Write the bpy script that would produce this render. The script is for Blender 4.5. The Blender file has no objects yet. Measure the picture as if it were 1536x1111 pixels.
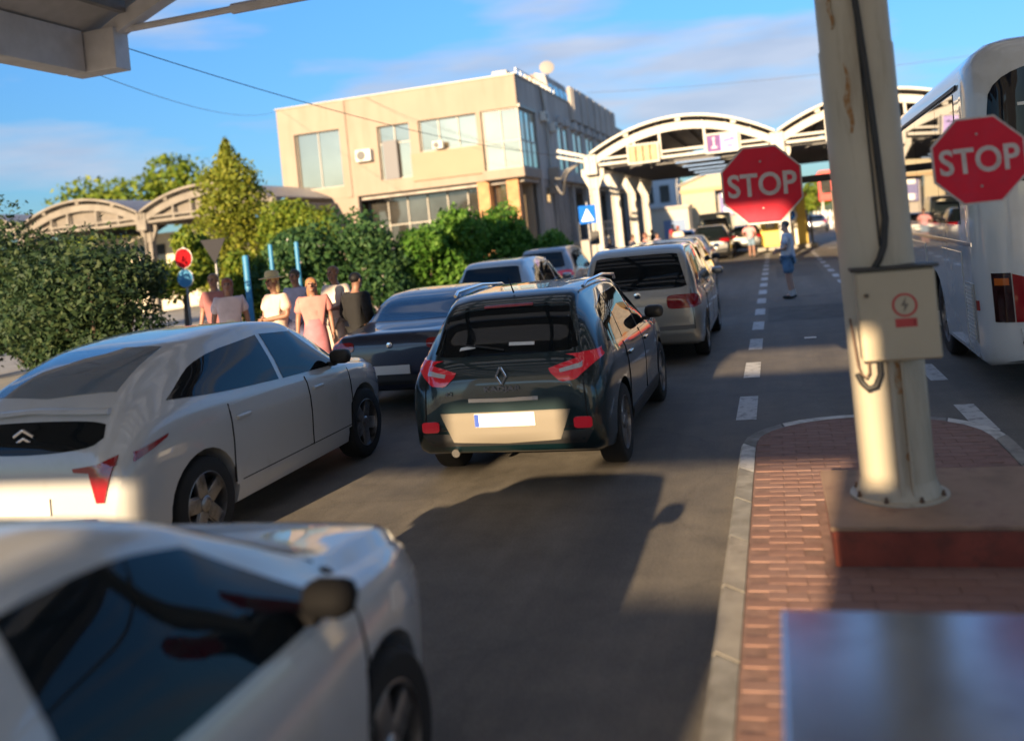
import bpy, bmesh, math, random
import numpy as np
from mathutils import Vector, Matrix
from mathutils.bvhtree import BVHTree
R = math.radians
PI = math.pi
random.seed(7)
rng = np.random.default_rng(11)
sc = bpy.context.scene
C = sc.collection

# ------------------------------------------------------------------ camera
F, ROLL, YAW, CAM_H = 1350.0, R(5.7), math.atan(394 / 1350.0), 2.05
cam = bpy.data.cameras.new('camera')
cam.sensor_width = 36
cam.lens = F * 36 / 1536
cam.shift_y = -(555.5 - 357) / 1536
cam.clip_start, cam.clip_end = 0.05, 4000
cam.dof.use_dof = True
cam.dof.focus_distance = 9.0
cam.dof.aperture_fstop = 0.80
co = bpy.data.objects.new('camera', cam)
C.objects.link(co)
h = Vector((math.cos(YAW), math.sin(YAW), 0))
fw = Vector((-math.sin(YAW), math.cos(YAW), 0))
up = Vector((0, 0, 1))
rx = h * math.cos(ROLL) - up * -math.sin(ROLL) * -1
ux = h * math.sin(ROLL) + up * math.cos(ROLL)
m3 = Matrix((rx, ux, -fw)).transposed()
co.matrix_world = Matrix.Translation((0, 0, CAM_H)) @ m3.to_4x4()
sc.camera = co

# ------------------------------------------------------------------ light
SUN_T, SUN_DX = 0.26, 0.122                    # fall per metre of +Y, drift to +X per metre of +Y
sun_elev = math.atan(SUN_T / math.hypot(1, SUN_DX))
sun_az = math.atan2(-SUN_DX, -1.0)             # clockwise from +Y
w = bpy.data.worlds.new('World')
sc.world = w
w.use_nodes = True
nt = w.node_tree
nt.nodes.clear()
def N(t, typ, **kw):
    n = t.nodes.new(typ)
    for k, v in kw.items():
        setattr(n, k, v)
    return n
L_ = nt.links.new
out = N(nt, 'ShaderNodeOutputWorld')
bg = N(nt, 'ShaderNodeBackground')
bg.inputs[1].default_value = 0.115
sky = N(nt, 'ShaderNodeTexSky', sky_type='NISHITA')
sky.sun_disc = False
sky.sun_elevation = sun_elev
sky.sun_rotation = sun_az % (2 * PI)
sky.air_density, sky.dust_density, sky.ozone_density = 1.0, 0.5, 4.5
tc = N(nt, 'ShaderNodeTexCoord')
mp = N(nt, 'ShaderNodeMapping')
mp.inputs['Rotation'].default_value = (R(4), R(-2), R(22))
mp.inputs['Scale'].default_value = (1.6, 1.6, 8.5)
mp.inputs['Location'].default_value = (0.1, 1.9, 0.2)
nz = N(nt, 'ShaderNodeTexNoise')
nz.inputs['Scale'].default_value = 1.7
nz.inputs['Detail'].default_value = 7
nz.inputs['Roughness'].default_value = 0.52
rp = N(nt, 'ShaderNodeValToRGB')
rp.color_ramp.elements[0].position = 0.46
rp.color_ramp.elements[1].position = 0.64
nz2 = N(nt, 'ShaderNodeTexNoise')
nz2.inputs['Scale'].default_value = 5.0
nz2.inputs['Detail'].default_value = 5
cc = N(nt, 'ShaderNodeMixRGB')
cc.inputs[1].default_value = (1.15, 1.45, 2.05, 1)
cc.inputs[2].default_value = (2.5, 2.55, 2.85, 1)
mx = N(nt, 'ShaderNodeMixRGB')
mlt = N(nt, 'ShaderNodeMath', operation='MULTIPLY')
mlt.inputs[1].default_value = 0.85
L_(tc.outputs['Generated'], mp.inputs[0])
L_(mp.outputs[0], nz.inputs[0]); L_(mp.outputs[0], nz2.inputs[0])
L_(nz.outputs[0], rp.inputs[0]); L_(rp.outputs[0], mlt.inputs[0])
L_(nz2.outputs[0], cc.inputs[0])
hs = N(nt, 'ShaderNodeHueSaturation')
hs.inputs['Saturation'].default_value = 1.05
tint = N(nt, 'ShaderNodeMixRGB', blend_type='MULTIPLY')
tint.inputs[0].default_value = 1
tint.inputs[2].default_value = (.70, .84, .92, 1)
L_(sky.outputs[0], tint.inputs[1])
sep = N(nt, 'ShaderNodeSeparateXYZ'); L_(tc.outputs['Generated'], sep.inputs[0])
mr = N(nt, 'ShaderNodeMapRange'); mr.inputs[1].default_value = 0.0; mr.inputs[2].default_value = 0.42; mr.inputs[3].default_value = 0.42; mr.inputs[4].default_value = 1.0
L_(sep.outputs[2], mr.inputs[0])
dim = N(nt, 'ShaderNodeMixRGB', blend_type='MULTIPLY'); dim.inputs[0].default_value = 1          # low haze takes some of the horizon glow
L_(tint.outputs[0], dim.inputs[1]); L_(mr.outputs[0], dim.inputs[2])
L_(dim.outputs[0], hs.inputs['Color'])
L_(mlt.outputs[0], mx.inputs[0]); L_(hs.outputs[0], mx.inputs[1]); L_(cc.outputs[0], mx.inputs[2])
L_(mx.outputs[0], bg.inputs[0]); L_(bg.outputs[0], out.inputs[0])
sd = bpy.data.lights.new('sun', 'SUN')
sd.energy = 5.0
sd.angle = R(0.5)
sd.color = (1.0, 0.74, 0.45)
so = bpy.data.objects.new('sun', sd)
C.objects.link(so)
so.rotation_euler = Vector((SUN_DX, 1, -SUN_T)).to_track_quat('-Z', 'Y').to_euler()
vs = sc.view_settings
vs.view_transform, vs.look, vs.gamma, vs.exposure = 'Standard', 'None', 1.0, 1.45
vs.use_curve_mapping = False
sc.render.engine = 'CYCLES'
sc.cycles.max_bounces = 8

# ------------------------------------------------------------------ materials
MATS = {}
def mat(name, col, rough=.6, metal=0.0, coat=0.0, var=0.0, vscale=4.0, bump=0.0, bscale=40.0, spec=0.5,
        dirt=None, dscale=2.0, dlo=.5, dhi=.75, emit=0, trans=0, streak=0):
    if name in MATS: return MATS[name]
    m = bpy.data.materials.new(name); m.use_nodes = True
    t = m.node_tree; b = t.nodes['Principled BSDF']
    c4 = (*col, 1)
    b.inputs['Base Color'].default_value = c4
    b.inputs['Roughness'].default_value = rough
    b.inputs['Metallic'].default_value = metal
    b.inputs['Coat Weight'].default_value = coat
    b.inputs['Coat Roughness'].default_value = .03
    b.inputs['Specular IOR Level'].default_value = spec
    b.inputs['Transmission Weight'].default_value = trans
    if emit:
        b.inputs['Emission Color'].default_value = c4
        b.inputs['Emission Strength'].default_value = emit
    if var or dirt or bump:
        tcn = N(t, 'ShaderNodeTexCoord'); src = None
        if var:
            n1 = N(t, 'ShaderNodeTexNoise'); n1.inputs['Scale'].default_value = vscale; n1.inputs['Detail'].default_value = 6
            t.links.new(tcn.outputs['Object'], n1.inputs[0])
            r1 = N(t, 'ShaderNodeMapRange'); r1.inputs[1].default_value = .3; r1.inputs[2].default_value = .7
            r1.inputs[3].default_value = 1 - var; r1.inputs[4].default_value = 1 + var
            t.links.new(n1.outputs[0], r1.inputs[0])
            mm = N(t, 'ShaderNodeMixRGB', blend_type='MULTIPLY'); mm.inputs[0].default_value = 1
            mm.inputs[1].default_value = c4
            t.links.new(r1.outputs[0], mm.inputs[2]); src = mm
        if dirt:
            n2 = N(t, 'ShaderNodeTexNoise'); n2.inputs['Scale'].default_value = dscale; n2.inputs['Detail'].default_value = 8
            n2.inputs['Roughness'].default_value = .65
            if streak:
                mpn = N(t, 'ShaderNodeMapping'); mpn.inputs['Scale'].default_value = (1, 1, streak)
                t.links.new(tcn.outputs['Object'], mpn.inputs[0]); t.links.new(mpn.outputs[0], n2.inputs[0])
            else: t.links.new(tcn.outputs['Object'], n2.inputs[0])
            r2 = N(t, 'ShaderNodeMapRange'); r2.inputs[1].default_value = dlo; r2.inputs[2].default_value = dhi
            t.links.new(n2.outputs[0], r2.inputs[0])
            m2 = N(t, 'ShaderNodeMixRGB'); m2.inputs[2].default_value = (*dirt, 1)
            if src: t.links.new(src.outputs[0], m2.inputs[1])
            else: m2.inputs[1].default_value = c4
            t.links.new(r2.outputs[0], m2.inputs[0]); src = m2
        if src: t.links.new(src.outputs[0], b.inputs['Base Color'])
        if bump:
            n3 = N(t, 'ShaderNodeTexNoise'); n3.inputs['Scale'].default_value = bscale; n3.inputs['Detail'].default_value = 4
            t.links.new(tcn.outputs['Object'], n3.inputs[0])
            bp = N(t, 'ShaderNodeBump'); bp.inputs['Strength'].default_value = bump; bp.inputs['Distance'].default_value = .01
            t.links.new(n3.outputs[0], bp.inputs['Height']); t.links.new(bp.outputs[0], b.inputs['Normal'])
    MATS[name] = m
    return m
def leaf_mat(name, cols, trans=.35):
    m = bpy.data.materials.new(name); m.use_nodes = True
    t = m.node_tree; t.nodes.clear()
    o = N(t, 'ShaderNodeOutputMaterial'); g = N(t, 'ShaderNodeNewGeometry')
    r = N(t, 'ShaderNodeValToRGB')
    el = r.color_ramp.elements
    el[0].color = (*cols[0], 1); el[1].color = (*cols[-1], 1)
    for i, c_ in enumerate(cols[1:-1]):
        e = el.new((i + 1) / (len(cols) - 1)); e.color = (*c_, 1)
    d = N(t, 'ShaderNodeBsdfPrincipled'); d.inputs['Roughness'].default_value = .6; d.inputs['Specular IOR Level'].default_value = .25
    tr = N(t, 'ShaderNodeBsdfTranslucent'); ms = N(t, 'ShaderNodeMixShader'); ms.inputs[0].default_value = trans
    t.links.new(g.outputs['Random Per Island'], r.inputs[0])
    t.links.new(r.outputs[0], d.inputs['Base Color']); t.links.new(r.outputs[0], tr.inputs[0])
    t.links.new(d.outputs[0], ms.inputs[1]); t.links.new(tr.outputs[0], ms.inputs[2]); t.links.new(ms.outputs[0], o.inputs[0])
    return m
PAINT = dict(rough=.32, coat=1.0)
M_white = mat('white_car_paint', (.47, .47, .465), dirt=(.36, .34, .30), dscale=3, dlo=.55, dhi=.95, **PAINT)
M_silver = mat('silver_paint', (.42, .42, .41), metal=.55, dirt=(.3, .28, .25), dscale=4, dlo=.5, dhi=.95, **PAINT)
M_beige = mat('beige_paint', (.46, .40, .31), metal=.5, **PAINT)
M_black = mat('black_paint', (.008, .010, .012), metal=.1, **PAINT)
M_teal = mat('dark_teal_paint', (.005, .022, .029), metal=.55, **PAINT)
M_navy = mat('navy_paint', (.012, .020, .042), metal=.3, **PAINT)
M_grey = mat('grey_paint', (.22, .23, .24), metal=.6, **PAINT)
M_glass = mat('car_glass', (.006, .009, .011), rough=.02, spec=.32)
M_plastic = mat('black_plastic', (.018, .018, .019), rough=.55, bump=.15, bscale=200)
M_tyre = mat('tyre_rubber', (.012, .012, .012), rough=.85, bump=.3, bscale=90)
M_rim = mat('alloy_rim', (.32, .32, .33), rough=.35, metal=.9, dirt=(.06, .05, .045), dscale=9)
M_red = mat('red_lens', (.27, .007, .012), rough=.08, coat=1)
M_redlit = mat('lit_brake_lens', (.55, .015, .03), rough=.1, coat=1, emit=.06)
M_clear = mat('clear_lens', (.55, .55, .56), rough=.08, coat=1)
M_amber = mat('amber_lens', (.5, .12, .02), rough=.1, coat=1)
M_chrome = mat('chrome', (.75, .75, .76), rough=.12, metal=1)
M_plate = mat('plate_white', (.72, .72, .70), rough=.35)
M_plateblue = mat('plate_blue', (.03, .08, .4), rough=.35)
M_dark = mat('dark_recess', (.008, .008, .009), rough=.9)

# ------------------------------------------------------------------ mesh helpers
def tagp(o, label=None, cat=None, group=None, kind=None):
    if label: o['label'] = label
    if cat: o['category'] = cat
    if group: o['group'] = group
    if kind: o['kind'] = kind
    return o
def thing(name, label, cat, loc=(0, 0, 0), rz=0.0, group=None):
    o = bpy.data.objects.new(name, None)
    o.empty_display_size = .3
    C.objects.link(o); o.location = loc; o.rotation_euler = (0, 0, rz)
    return tagp(o, label, cat, group)
class MB:
    def __init__(s): s.v, s.f, s.mi = [], [], []
    def add(s, vs, fs, mi=0):
        b = len(s.v)
        s.v += [tuple(p) for p in vs]
        s.f += [tuple(b + i for i in f) for f in fs]
        s.mi += [mi] * len(fs)
        return s
    def box(s, x0, x1, y0, y1, z0, z1, bev=0.0, M=None, mi=0):
        if bev <= 0:
            vs = [(x, y, z) for z in (z0, z1) for y in (y0, y1) for x in (x0, x1)]
            fs = [(0, 2, 3, 1), (4, 5, 7, 6), (0, 1, 5, 4), (2, 6, 7, 3), (0, 4, 6, 2), (1, 3, 7, 5)]
        else:
            bm = bmesh.new(); bmesh.ops.create_cube(bm, size=1)
            for v in bm.verts:
                v.co = Vector(((x0 + x1) / 2 + v.co.x * (x1 - x0), (y0 + y1) / 2 + v.co.y * (y1 - y0), (z0 + z1) / 2 + v.co.z * (z1 - z0)))
            bmesh.ops.bevel(bm, geom=bm.edges[:], offset=min(bev, .45 * min(x1 - x0, y1 - y0, z1 - z0)), segments=2, affect='EDGES', profile=.5)
            bm.verts.index_update()
            vs = [v.co.copy() for v in bm.verts]; fs = [[v.index for v in f.verts] for f in bm.faces]; bm.free()
        if M is not None: vs = [M @ Vector(p) for p in vs]
        return s.add(vs, fs, mi)
    def tube(s, pts, r, n=8, cap=True, mi=0, flat=None):
        pts = [Vector(p) for p in pts]; vs = []; fs = []
        rs = r if hasattr(r, '__len__') else [r] * len(pts)
        pn = None
        for i, p in enumerate(pts):
            d = (pts[min(i + 1, len(pts) - 1)] - pts[max(i - 1, 0)]).normalized()
            if pn is None:
                a = Vector((0, 0, 1)) if abs(d.z) < .9 else Vector((1, 0, 0))
                pn = d.cross(a).normalized()
            pn = (pn - d * pn.dot(d)).normalized()
            b = d.cross(pn)
            for k in range(n):
                a = 2 * PI * (k + .5) / n
                vs.append(p + (pn * math.cos(a) + b * math.sin(a) * (flat or 1)) * rs[i])
        for i in range(len(pts) - 1):
            for k in range(n):
                k2 = (k + 1) % n
                fs.append((i * n + k, i * n + k2, (i + 1) * n + k2, (i + 1) * n + k))
        if cap:
            fs.append(tuple(range(n))[::-1]); fs.append(tuple((len(pts) - 1) * n + k for k in range(n)))
        return s.add(vs, fs, mi)
    def lathe(s, prof, n=24, M=None, mi=0, cap=True):           # prof of (r, z), closed with fans
        vs = []; fs = []
        for r, z in prof:
            for k in range(n):
                a = 2 * PI * k / n
                vs.append(Vector((r * math.cos(a), r * math.sin(a), z)))
        for i in range(len(prof) - 1):
            for k in range(n):
                k2 = (k + 1) % n
                fs.append((i * n + k, i * n + k2, (i + 1) * n + k2, (i + 1) * n + k))
        if cap: fs.append(tuple(range(n))[::-1]); fs.append(tuple((len(prof) - 1) * n + k for k in range(n)))
        if M is not None: vs = [M @ v for v in vs]
        return s.add(vs, fs, mi)
    def prism(s, poly, axis, a0, a1, mi=0, M=None):    # poly 2D extruded along axis
        n = len(poly); vs = []
        for a in (a0, a1):
            for p in poly:
                vs.append({'x': (a, p[0], p[1]), 'y': (p[0], a, p[1]), 'z': (p[0], p[1], a)}[axis])
        fs = [tuple(range(n))[::-1], tuple(range(n, 2 * n))]
        for k in range(n):
            k2 = (k + 1) % n
            fs.append((k, k2, n + k2, n + k))
        if M is not None: vs = [M @ Vector(v) for v in vs]
        return s.add(vs, fs, mi)
    def ball(s, c, r, n=10, mi=0):
        rr = r if hasattr(r, '__len__') else (r, r, r)
        vs = []; fs = []; m = max(5, n // 2 + 1)
        for i in range(m + 1):
            th = PI * min(max(i, .02), m - .02) / m
            for k in range(n):
                a = 2 * PI * k / n
                vs.append((c[0] + rr[0] * math.sin(th) * math.cos(a), c[1] + rr[1] * math.sin(th) * math.sin(a), c[2] + rr[2] * math.cos(th)))
        for i in range(m):
            for k in range(n):
                k2 = (k + 1) % n
                fs.append((i * n + k, (i + 1) * n + k, (i + 1) * n + k2, i * n + k2))
        return s.add(vs, fs, mi)
    def mesh(s, name, m, smooth=None, fix=True):
        me = bpy.data.meshes.new(name)
        me.from_pydata([tuple(p) for p in s.v], [], s.f)
        for mm in (m if isinstance(m, (list, tuple)) else [m]): me.materials.append(mm)
        me.polygons.foreach_set('material_index', s.mi)
        if fix:
            bm = bmesh.new(); bm.from_mesh(me); bmesh.ops.recalc_face_normals(bm, faces=bm.faces); bm.to_mesh(me); bm.free()
        if smooth:
            me.shade_smooth()
            if smooth < 180: me.set_sharp_from_angle(angle=R(smooth))
        me.update()
        return me
    def build(s, name, m, parent=None, smooth=None, fix=True):
        o = bpy.data.objects.new(name, s.mesh(name, m, smooth, fix))
        C.objects.link(o)
        if parent: o.parent = parent
        return o
def link_copy(o, parent=None, loc=None, rz=None):
    c = o.copy(); C.objects.link(c); c.parent = parent
    if loc is not None: c.location = loc
    if rz is not None: c.rotation_euler = (0, 0, rz)
    return c
def copy_tree(o, parent=None):
    c = link_copy(o, parent)
    for ch in list(o.children): copy_tree(ch, c)
    return c
def mono(keys):
    xs = [k[0] for k in keys]; ys = [k[1] for k in keys]; n = len(xs)
    d = [(ys[i + 1] - ys[i]) / (xs[i + 1] - xs[i]) for i in range(n - 1)]
    m = [d[0]] + [0 if d[i - 1] * d[i] <= 0 else 2 * d[i - 1] * d[i] / (d[i - 1] + d[i]) for i in range(1, n - 1)] + [d[-1]]
    def f(x):
        if x <= xs[0]: return ys[0]
        if x >= xs[-1]: return ys[-1]
        i = next(k for k in range(n - 1) if x <= xs[k + 1])
        hh = xs[i + 1] - xs[i]; t = (x - xs[i]) / hh
        return ((1 + 2 * t) * (1 - t) ** 2 * ys[i] + t * (1 - t) ** 2 * hh * m[i] + t * t * (3 - 2 * t) * ys[i + 1] + t * t * (t - 1) * hh * m[i + 1])
    return f
def text_part(s, name, size, m, parent, M, ext=.002, bold=0.0):
    cu = bpy.data.curves.new(name, 'FONT'); cu.body = s; cu.size = size; cu.extrude = ext; cu.offset = bold
    cu.align_x = 'CENTER'; cu.align_y = 'CENTER'; cu.resolution_u = 4
    o = bpy.data.objects.new(name, cu); C.objects.link(o)
    dg = bpy.context.evaluated_depsgraph_get()
    me = bpy.data.meshes.new_from_object(o.evaluated_get(dg)); bpy.data.objects.remove(o)
    me.materials.clear(); me.materials.append(m)
    o2 = bpy.data.objects.new(name, me); C.objects.link(o2); o2.parent = parent; o2.matrix_local = M
    return o2
FACE_BACK = Matrix.Rotation(PI / 2, 4, 'X')    # text in XZ plane, read looking towards +Y

# ------------------------------------------------------------------ ground, road, island
def asphalt_mat():
    m = bpy.data.materials.new('asphalt'); m.use_nodes = True
    t = m.node_tree; b = t.nodes['Principled BSDF']; l = t.links.new
    tcn = N(t, 'ShaderNodeTexCoord')
    def noise(sc_, det=6, ro=.6, mapscale=None):
        n = N(t, 'ShaderNodeTexNoise'); n.inputs['Scale'].default_value = sc_; n.inputs['Detail'].default_value = det; n.inputs['Roughness'].default_value = ro
        if mapscale:
            mm = N(t, 'ShaderNodeMapping'); mm.inputs['Scale'].default_value = mapscale
            l(tcn.outputs['Object'], mm.inputs[0]); l(mm.outputs[0], n.inputs[0])
        else: l(tcn.outputs['Object'], n.inputs[0])
        return n
    big, mid, fine = noise(.35), noise(2.2, 8, .7), noise(70, 4, .8)
    tracks = noise(1.0, 5, .6, (2.2, .12, 1))
    r1 = N(t, 'ShaderNodeValToRGB'); r1.color_ramp.elements[0].position = .3; r1.color_ramp.elements[1].position = .72
    r1.color_ramp.elements[0].color = (.100, .090, .077, 1); r1.color_ramp.elements[1].color = (.158, .142, .120, 1)
    l(tracks.outputs[0], r1.inputs[0])
    r2 = N(t, 'ShaderNodeMapRange'); r2.inputs[1].default_value = .3; r2.inputs[2].default_value = .7; r2.inputs[3].default_value = .72; r2.inputs[4].default_value = 1.28
    l(mid.outputs[0], r2.inputs[0])
    r3 = N(t, 'ShaderNodeMapRange'); r3.inputs[1].default_value = .3; r3.inputs[2].default_value = .7; r3.inputs[3].default_value = .6; r3.inputs[4].default_value = 1.4
    l(fine.outputs[0], r3.inputs[0])
    m1 = N(t, 'ShaderNodeMixRGB', blend_type='MULTIPLY'); m1.inputs[0].default_value = 1
    m2 = N(t, 'ShaderNodeMixRGB', blend_type='MULTIPLY'); m2.inputs[0].default_value = 1
    l(r1.outputs[0], m1.inputs[1]); l(r2.outputs[0], m1.inputs[2]); l(m1.outputs[0], m2.inputs[1]); l(r3.outputs[0], m2.inputs[2])
    oil = N(t, 'ShaderNodeMapRange'); oil.inputs[1].default_value = .62; oil.inputs[2].default_value = .74; oil.inputs[4].default_value = .7
    l(big.outputs[0], oil.inputs[0])
    m3_ = N(t, 'ShaderNodeMixRGB'); m3_.inputs[2].default_value = (.018, .018, .020, 1)
    l(oil.outputs[0], m3_.inputs[0]); l(m2.outputs[0], m3_.inputs[1]); l(m3_.outputs[0], b.inputs['Base Color'])
    vo = N(t, 'ShaderNodeTexVoronoi', feature='DISTANCE_TO_EDGE'); vo.inputs['Scale'].default_value = .55
    wob = N(t, 'ShaderNodeMixRGB', blend_type='ADD'); wob.inputs[0].default_value = .35
    l(tcn.outputs['Object'], wob.inputs[1]); l(mid.outputs[1], wob.inputs[2]); l(wob.outputs[0], vo.inputs['Vector'])
    ck = N(t, 'ShaderNodeMapRange'); ck.inputs[1].default_value = .004; ck.inputs[2].default_value = .011; ck.inputs[3].default_value = .90; ck.inputs[4].default_value = 1
    l(vo.outputs['Distance'], ck.inputs[0])
    m4_ = N(t, 'ShaderNodeMixRGB', blend_type='MULTIPLY'); m4_.inputs[0].default_value = 1
    l(m3_.outputs[0], m4_.inputs[1]); l(ck.outputs[0], m4_.inputs[2]); l(m4_.outputs[0], b.inputs['Base Color'])
    rr = N(t, 'ShaderNodeMapRange'); rr.inputs[3].default_value = .62; rr.inputs[4].default_value = .9
    l(mid.outputs[0], rr.inputs[0]); l(rr.outputs[0], b.inputs['Roughness'])
    bp = N(t, 'ShaderNodeBump'); bp.inputs['Strength'].default_value = .5; bp.inputs['Distance'].default_value = .006
    l(fine.outputs[0], bp.inputs['Height']); l(bp.outputs[0], b.inputs['Normal'])
    return m
M_asph = asphalt_mat()
M_earth = mat('dry_ground', (.16, .15, .09), rough=.95, var=.3, vscale=.2)
M_paintw = mat('road_paint', (.52, .52, .51), rough=.7, dirt=(.10, .10, .10), dscale=9, dlo=.5, dhi=.72)
M_kerb = mat('kerb_concrete', (.30, .28, .25), rough=.85, var=.2, vscale=6, dirt=(.14, .13, .12), dscale=4, bump=.3, bscale=60)
M_kerbw = mat('kerb_white', (.62, .61, .58), rough=.75, dirt=(.26, .25, .23), dscale=7, dlo=.45, dhi=.7)
M_kerb_b = mat('kerb_sand', (.36, .31, .24), rough=.85, var=.25, vscale=5, dirt=(.16, .14, .12), dscale=6, bump=.3, bscale=60)
M_kerb_c = mat('kerb_grey', (.24, .235, .22), rough=.85, var=.25, vscale=7, dirt=(.12, .11, .10), dscale=5, bump=.3, bscale=60)
M_paver = mat('red_paver', (.27, .155, .125), rough=.85, var=.3, vscale=3, dirt=(.16, .10, .08), dscale=5, bump=.3, bscale=80)
M_paver2 = mat('red_paver_pale', (.29, .175, .145), rough=.85, var=.3, vscale=3, bump=.3, bscale=80)
M_slab = mat('pavement_slab', (.26, .25, .23), rough=.9, var=.2, vscale=2)
def sheet(name, x0, x1, y0, y1, z, m, kind='structure'):
    o = MB().add([(x0, y0, z), (x1, y0, z), (x1, y1, z), (x0, y1, z)], [(0, 1, 2, 3)]).build(name, m, fix=False)
    return tagp(o, kind=kind)
sheet('ground', -1500, 1500, -400, 2600, -.03, M_earth)
sheet('road', -40, 30, -60, 150, 0, M_asph)
# far road climbing the bank behind the gate
o = MB().add([(-1, 95, .02), (9, 95, .02), (14, 190, 3.6), (5, 190, 3.6)], [(0, 1, 2, 3)]).build('far_road', M_asph, fix=False); tagp(o, kind='structure')
M_asph2 = mat('asphalt_patch', (.105, .097, .086), rough=.85, var=.25, vscale=3, bump=.5, bscale=120)
for k, (x0, x1, y0, y1) in enumerate(((-.30, 1.25, 17.5, 20.2), (-.1, 1.3, 29, 35))):
    sheet('road_patch', x0, x1, y0, y1, .002, M_asph2)
# lane dashes
def quad_z(mb, x0, x1, y0, y1, z): mb.add([(x0, y0, z), (x1, y0, z), (x1, y1, z), (x0, y1, z)], [(0, 1, 2, 3)])
mk = thing('lane_markings', None, None); mk['kind'] = 'structure'
y = 9.27
while y < 46:
    mb = MB(); quad_z(mb, -.56, -.36, y, y + 1.2, .004); mb.build('dash_line', M_paintw, mk, fix=False); y += 2.4
y = 8.5
while y < 46:
    mb = MB(); quad_z(mb, 1.5, 1.68, y, y + 1.1, .004); mb.build('dash_line', M_paintw, mk, fix=False); y += 2.4
for k in range(3):
    mb = MB(); quad_z(mb, -1.4 + k * 1.9, -.1 + k * 1.9, 46.6, 47.2, .004); mb.build('stop_line', M_paintw, mk, fix=False)
# island outline: straight sides and a rounded nose
def isl_outline(inset):
    l, r, nose = -.45 + inset, 1.60 - inset, 8.75 - inset
    cx, hw = (l + r) / 2, (r - l) / 2
    cy = nose - hw * .95
    pts = [(l, -2.0)]
    y_ = -1.0
    while y_ < cy - .3: pts.append((l, y_)); y_ += 1.0
    for k in range(0, 13):
        a = PI - PI * k / 12
        pts.append((cx + hw * math.cos(a), cy + hw * .95 * math.sin(a)))
    y_ = cy - .7
    while y_ > -1: pts.append((r, y_)); y_ -= 1.0
    pts.append((r, -2.0))
    return pts
isl = thing('traffic_island', None, None); isl['kind'] = 'structure'
inner = isl_outline(.13)
MB().prism(inner, 'z', .0, .1335).build('island_base', mat('mortar', (.23, .14, .115), rough=.95, var=.25, vscale=12), isl)
po, pi_ = isl_outline(0), isl_outline(.125)
def cum(ps):
    out_ = [0]
    for a, b in zip(ps, ps[1:]): out_.append(out_[-1] + math.hypot(b[0] - a[0], b[1] - a[1]))
    return out_
co_, ci_ = cum(po), cum(pi_)
def at_len(ps, cs, t):
    L = t * cs[-1]
    for i in range(len(cs) - 1):
        if L <= cs[i + 1]:
            q = (L - cs[i]) / (cs[i + 1] - cs[i] + 1e-9)
            return (ps[i][0] + (ps[i + 1][0] - ps[i][0]) * q, ps[i][1] + (ps[i + 1][1] - ps[i][1]) * q)
    return ps[-1]
nk = 30
for k in range(nk):
    g = .004 / nk
    ts = [k / nk + .012 / nk, k / nk + .25 / nk, (k + .5) / nk, (k + .75) / nk, (k + 1) / nk - .014 / nk]
    po_k = [at_len(po, co_, q) for q in ts]; pi_k = [at_len(pi_, ci_, q) for q in ts]
    if max(p[1] for p in po_k) < .5: continue
    zt = .135 + random.uniform(-.004, .004)
    mb = MB(); n = len(ts); vs_ = []
    for a, b in zip(po_k, pi_k):
        ex = (a[0] + (b[0] - a[0]) * .14, a[1] + (b[1] - a[1]) * .14)
        vs_ += [(*a, 0), (*a, zt - .025), (*ex, zt), (*b, zt), (*b, .02)]
    fs_ = []
    for i in range(n - 1):
        for j in range(4): fs_.append((i * 5 + j, i * 5 + j + 1, (i + 1) * 5 + j + 1, (i + 1) * 5 + j))
    fs_ += [(0, 1, 2, 3, 4), tuple((n - 1) * 5 + j for j in (4, 3, 2, 1, 0))]
    mb.add(vs_, fs_)
    nose = max(p[1] for p in po_k) > 7.4
    mb.build('kerb_stone', M_kerbw if (k % 2 == 0 and nose) else random.choice((M_kerb, M_kerb_b, M_kerb_c)), isl)
# pavers
pv = [MB().box(-.0975, .0975, -.0475, .0475, 0, .06, .004).mesh('paver', mm) for mm in (M_paver, M_paver2, M_paver)]
def inside(x, y):
    cx, hw = .575, 1.025 - .13; cy = 8.75 - .13 - hw * .95
    if abs(x - cx) > hw: return False
    return y < cy or ((x - cx) / hw) ** 2 + ((y - cy) / (hw * .95)) ** 2 < 1
npv = 0
rest = MB()
cand = []
row = 0; y = 2.65
while y < 8.6:
    x = -.31 + (row % 2) * .1
    while x < 1.5:
        if all(inside(x + a, y + b) for a in (-.09, .09) for b in (-.045, .045)) and not (x > .08 and 4.98 < y < 6.2) and not (x > -.14 and y < 2.8):
            hid = (x > .3 and y > 6.1 and y < 7.0) or (x > .25 and y < 4.0)
            cand.append((hid, y, x))
        x += .2
    y += .1; row += 1
cand.sort()
for i, (hid, y, x) in enumerate(cand):
    rz = random.uniform(-.012, .012); z = .078 + random.uniform(-.0012, .0012)
    if i < 298:
        o = bpy.data.objects.new('paver', random.choice(pv)); C.objects.link(o); o.parent = isl
        o.location = (x, y, z); o.rotation_euler = (random.uniform(-.004, .004), random.uniform(-.004, .004), rz)
    else:
        rest.box(x - .0975, x + .0975, y - .0475, y + .0475, z, z + .06)
if rest.v:
    o = rest.build('paver_field', M_paver, isl); o['kind'] = 'stuff'
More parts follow.
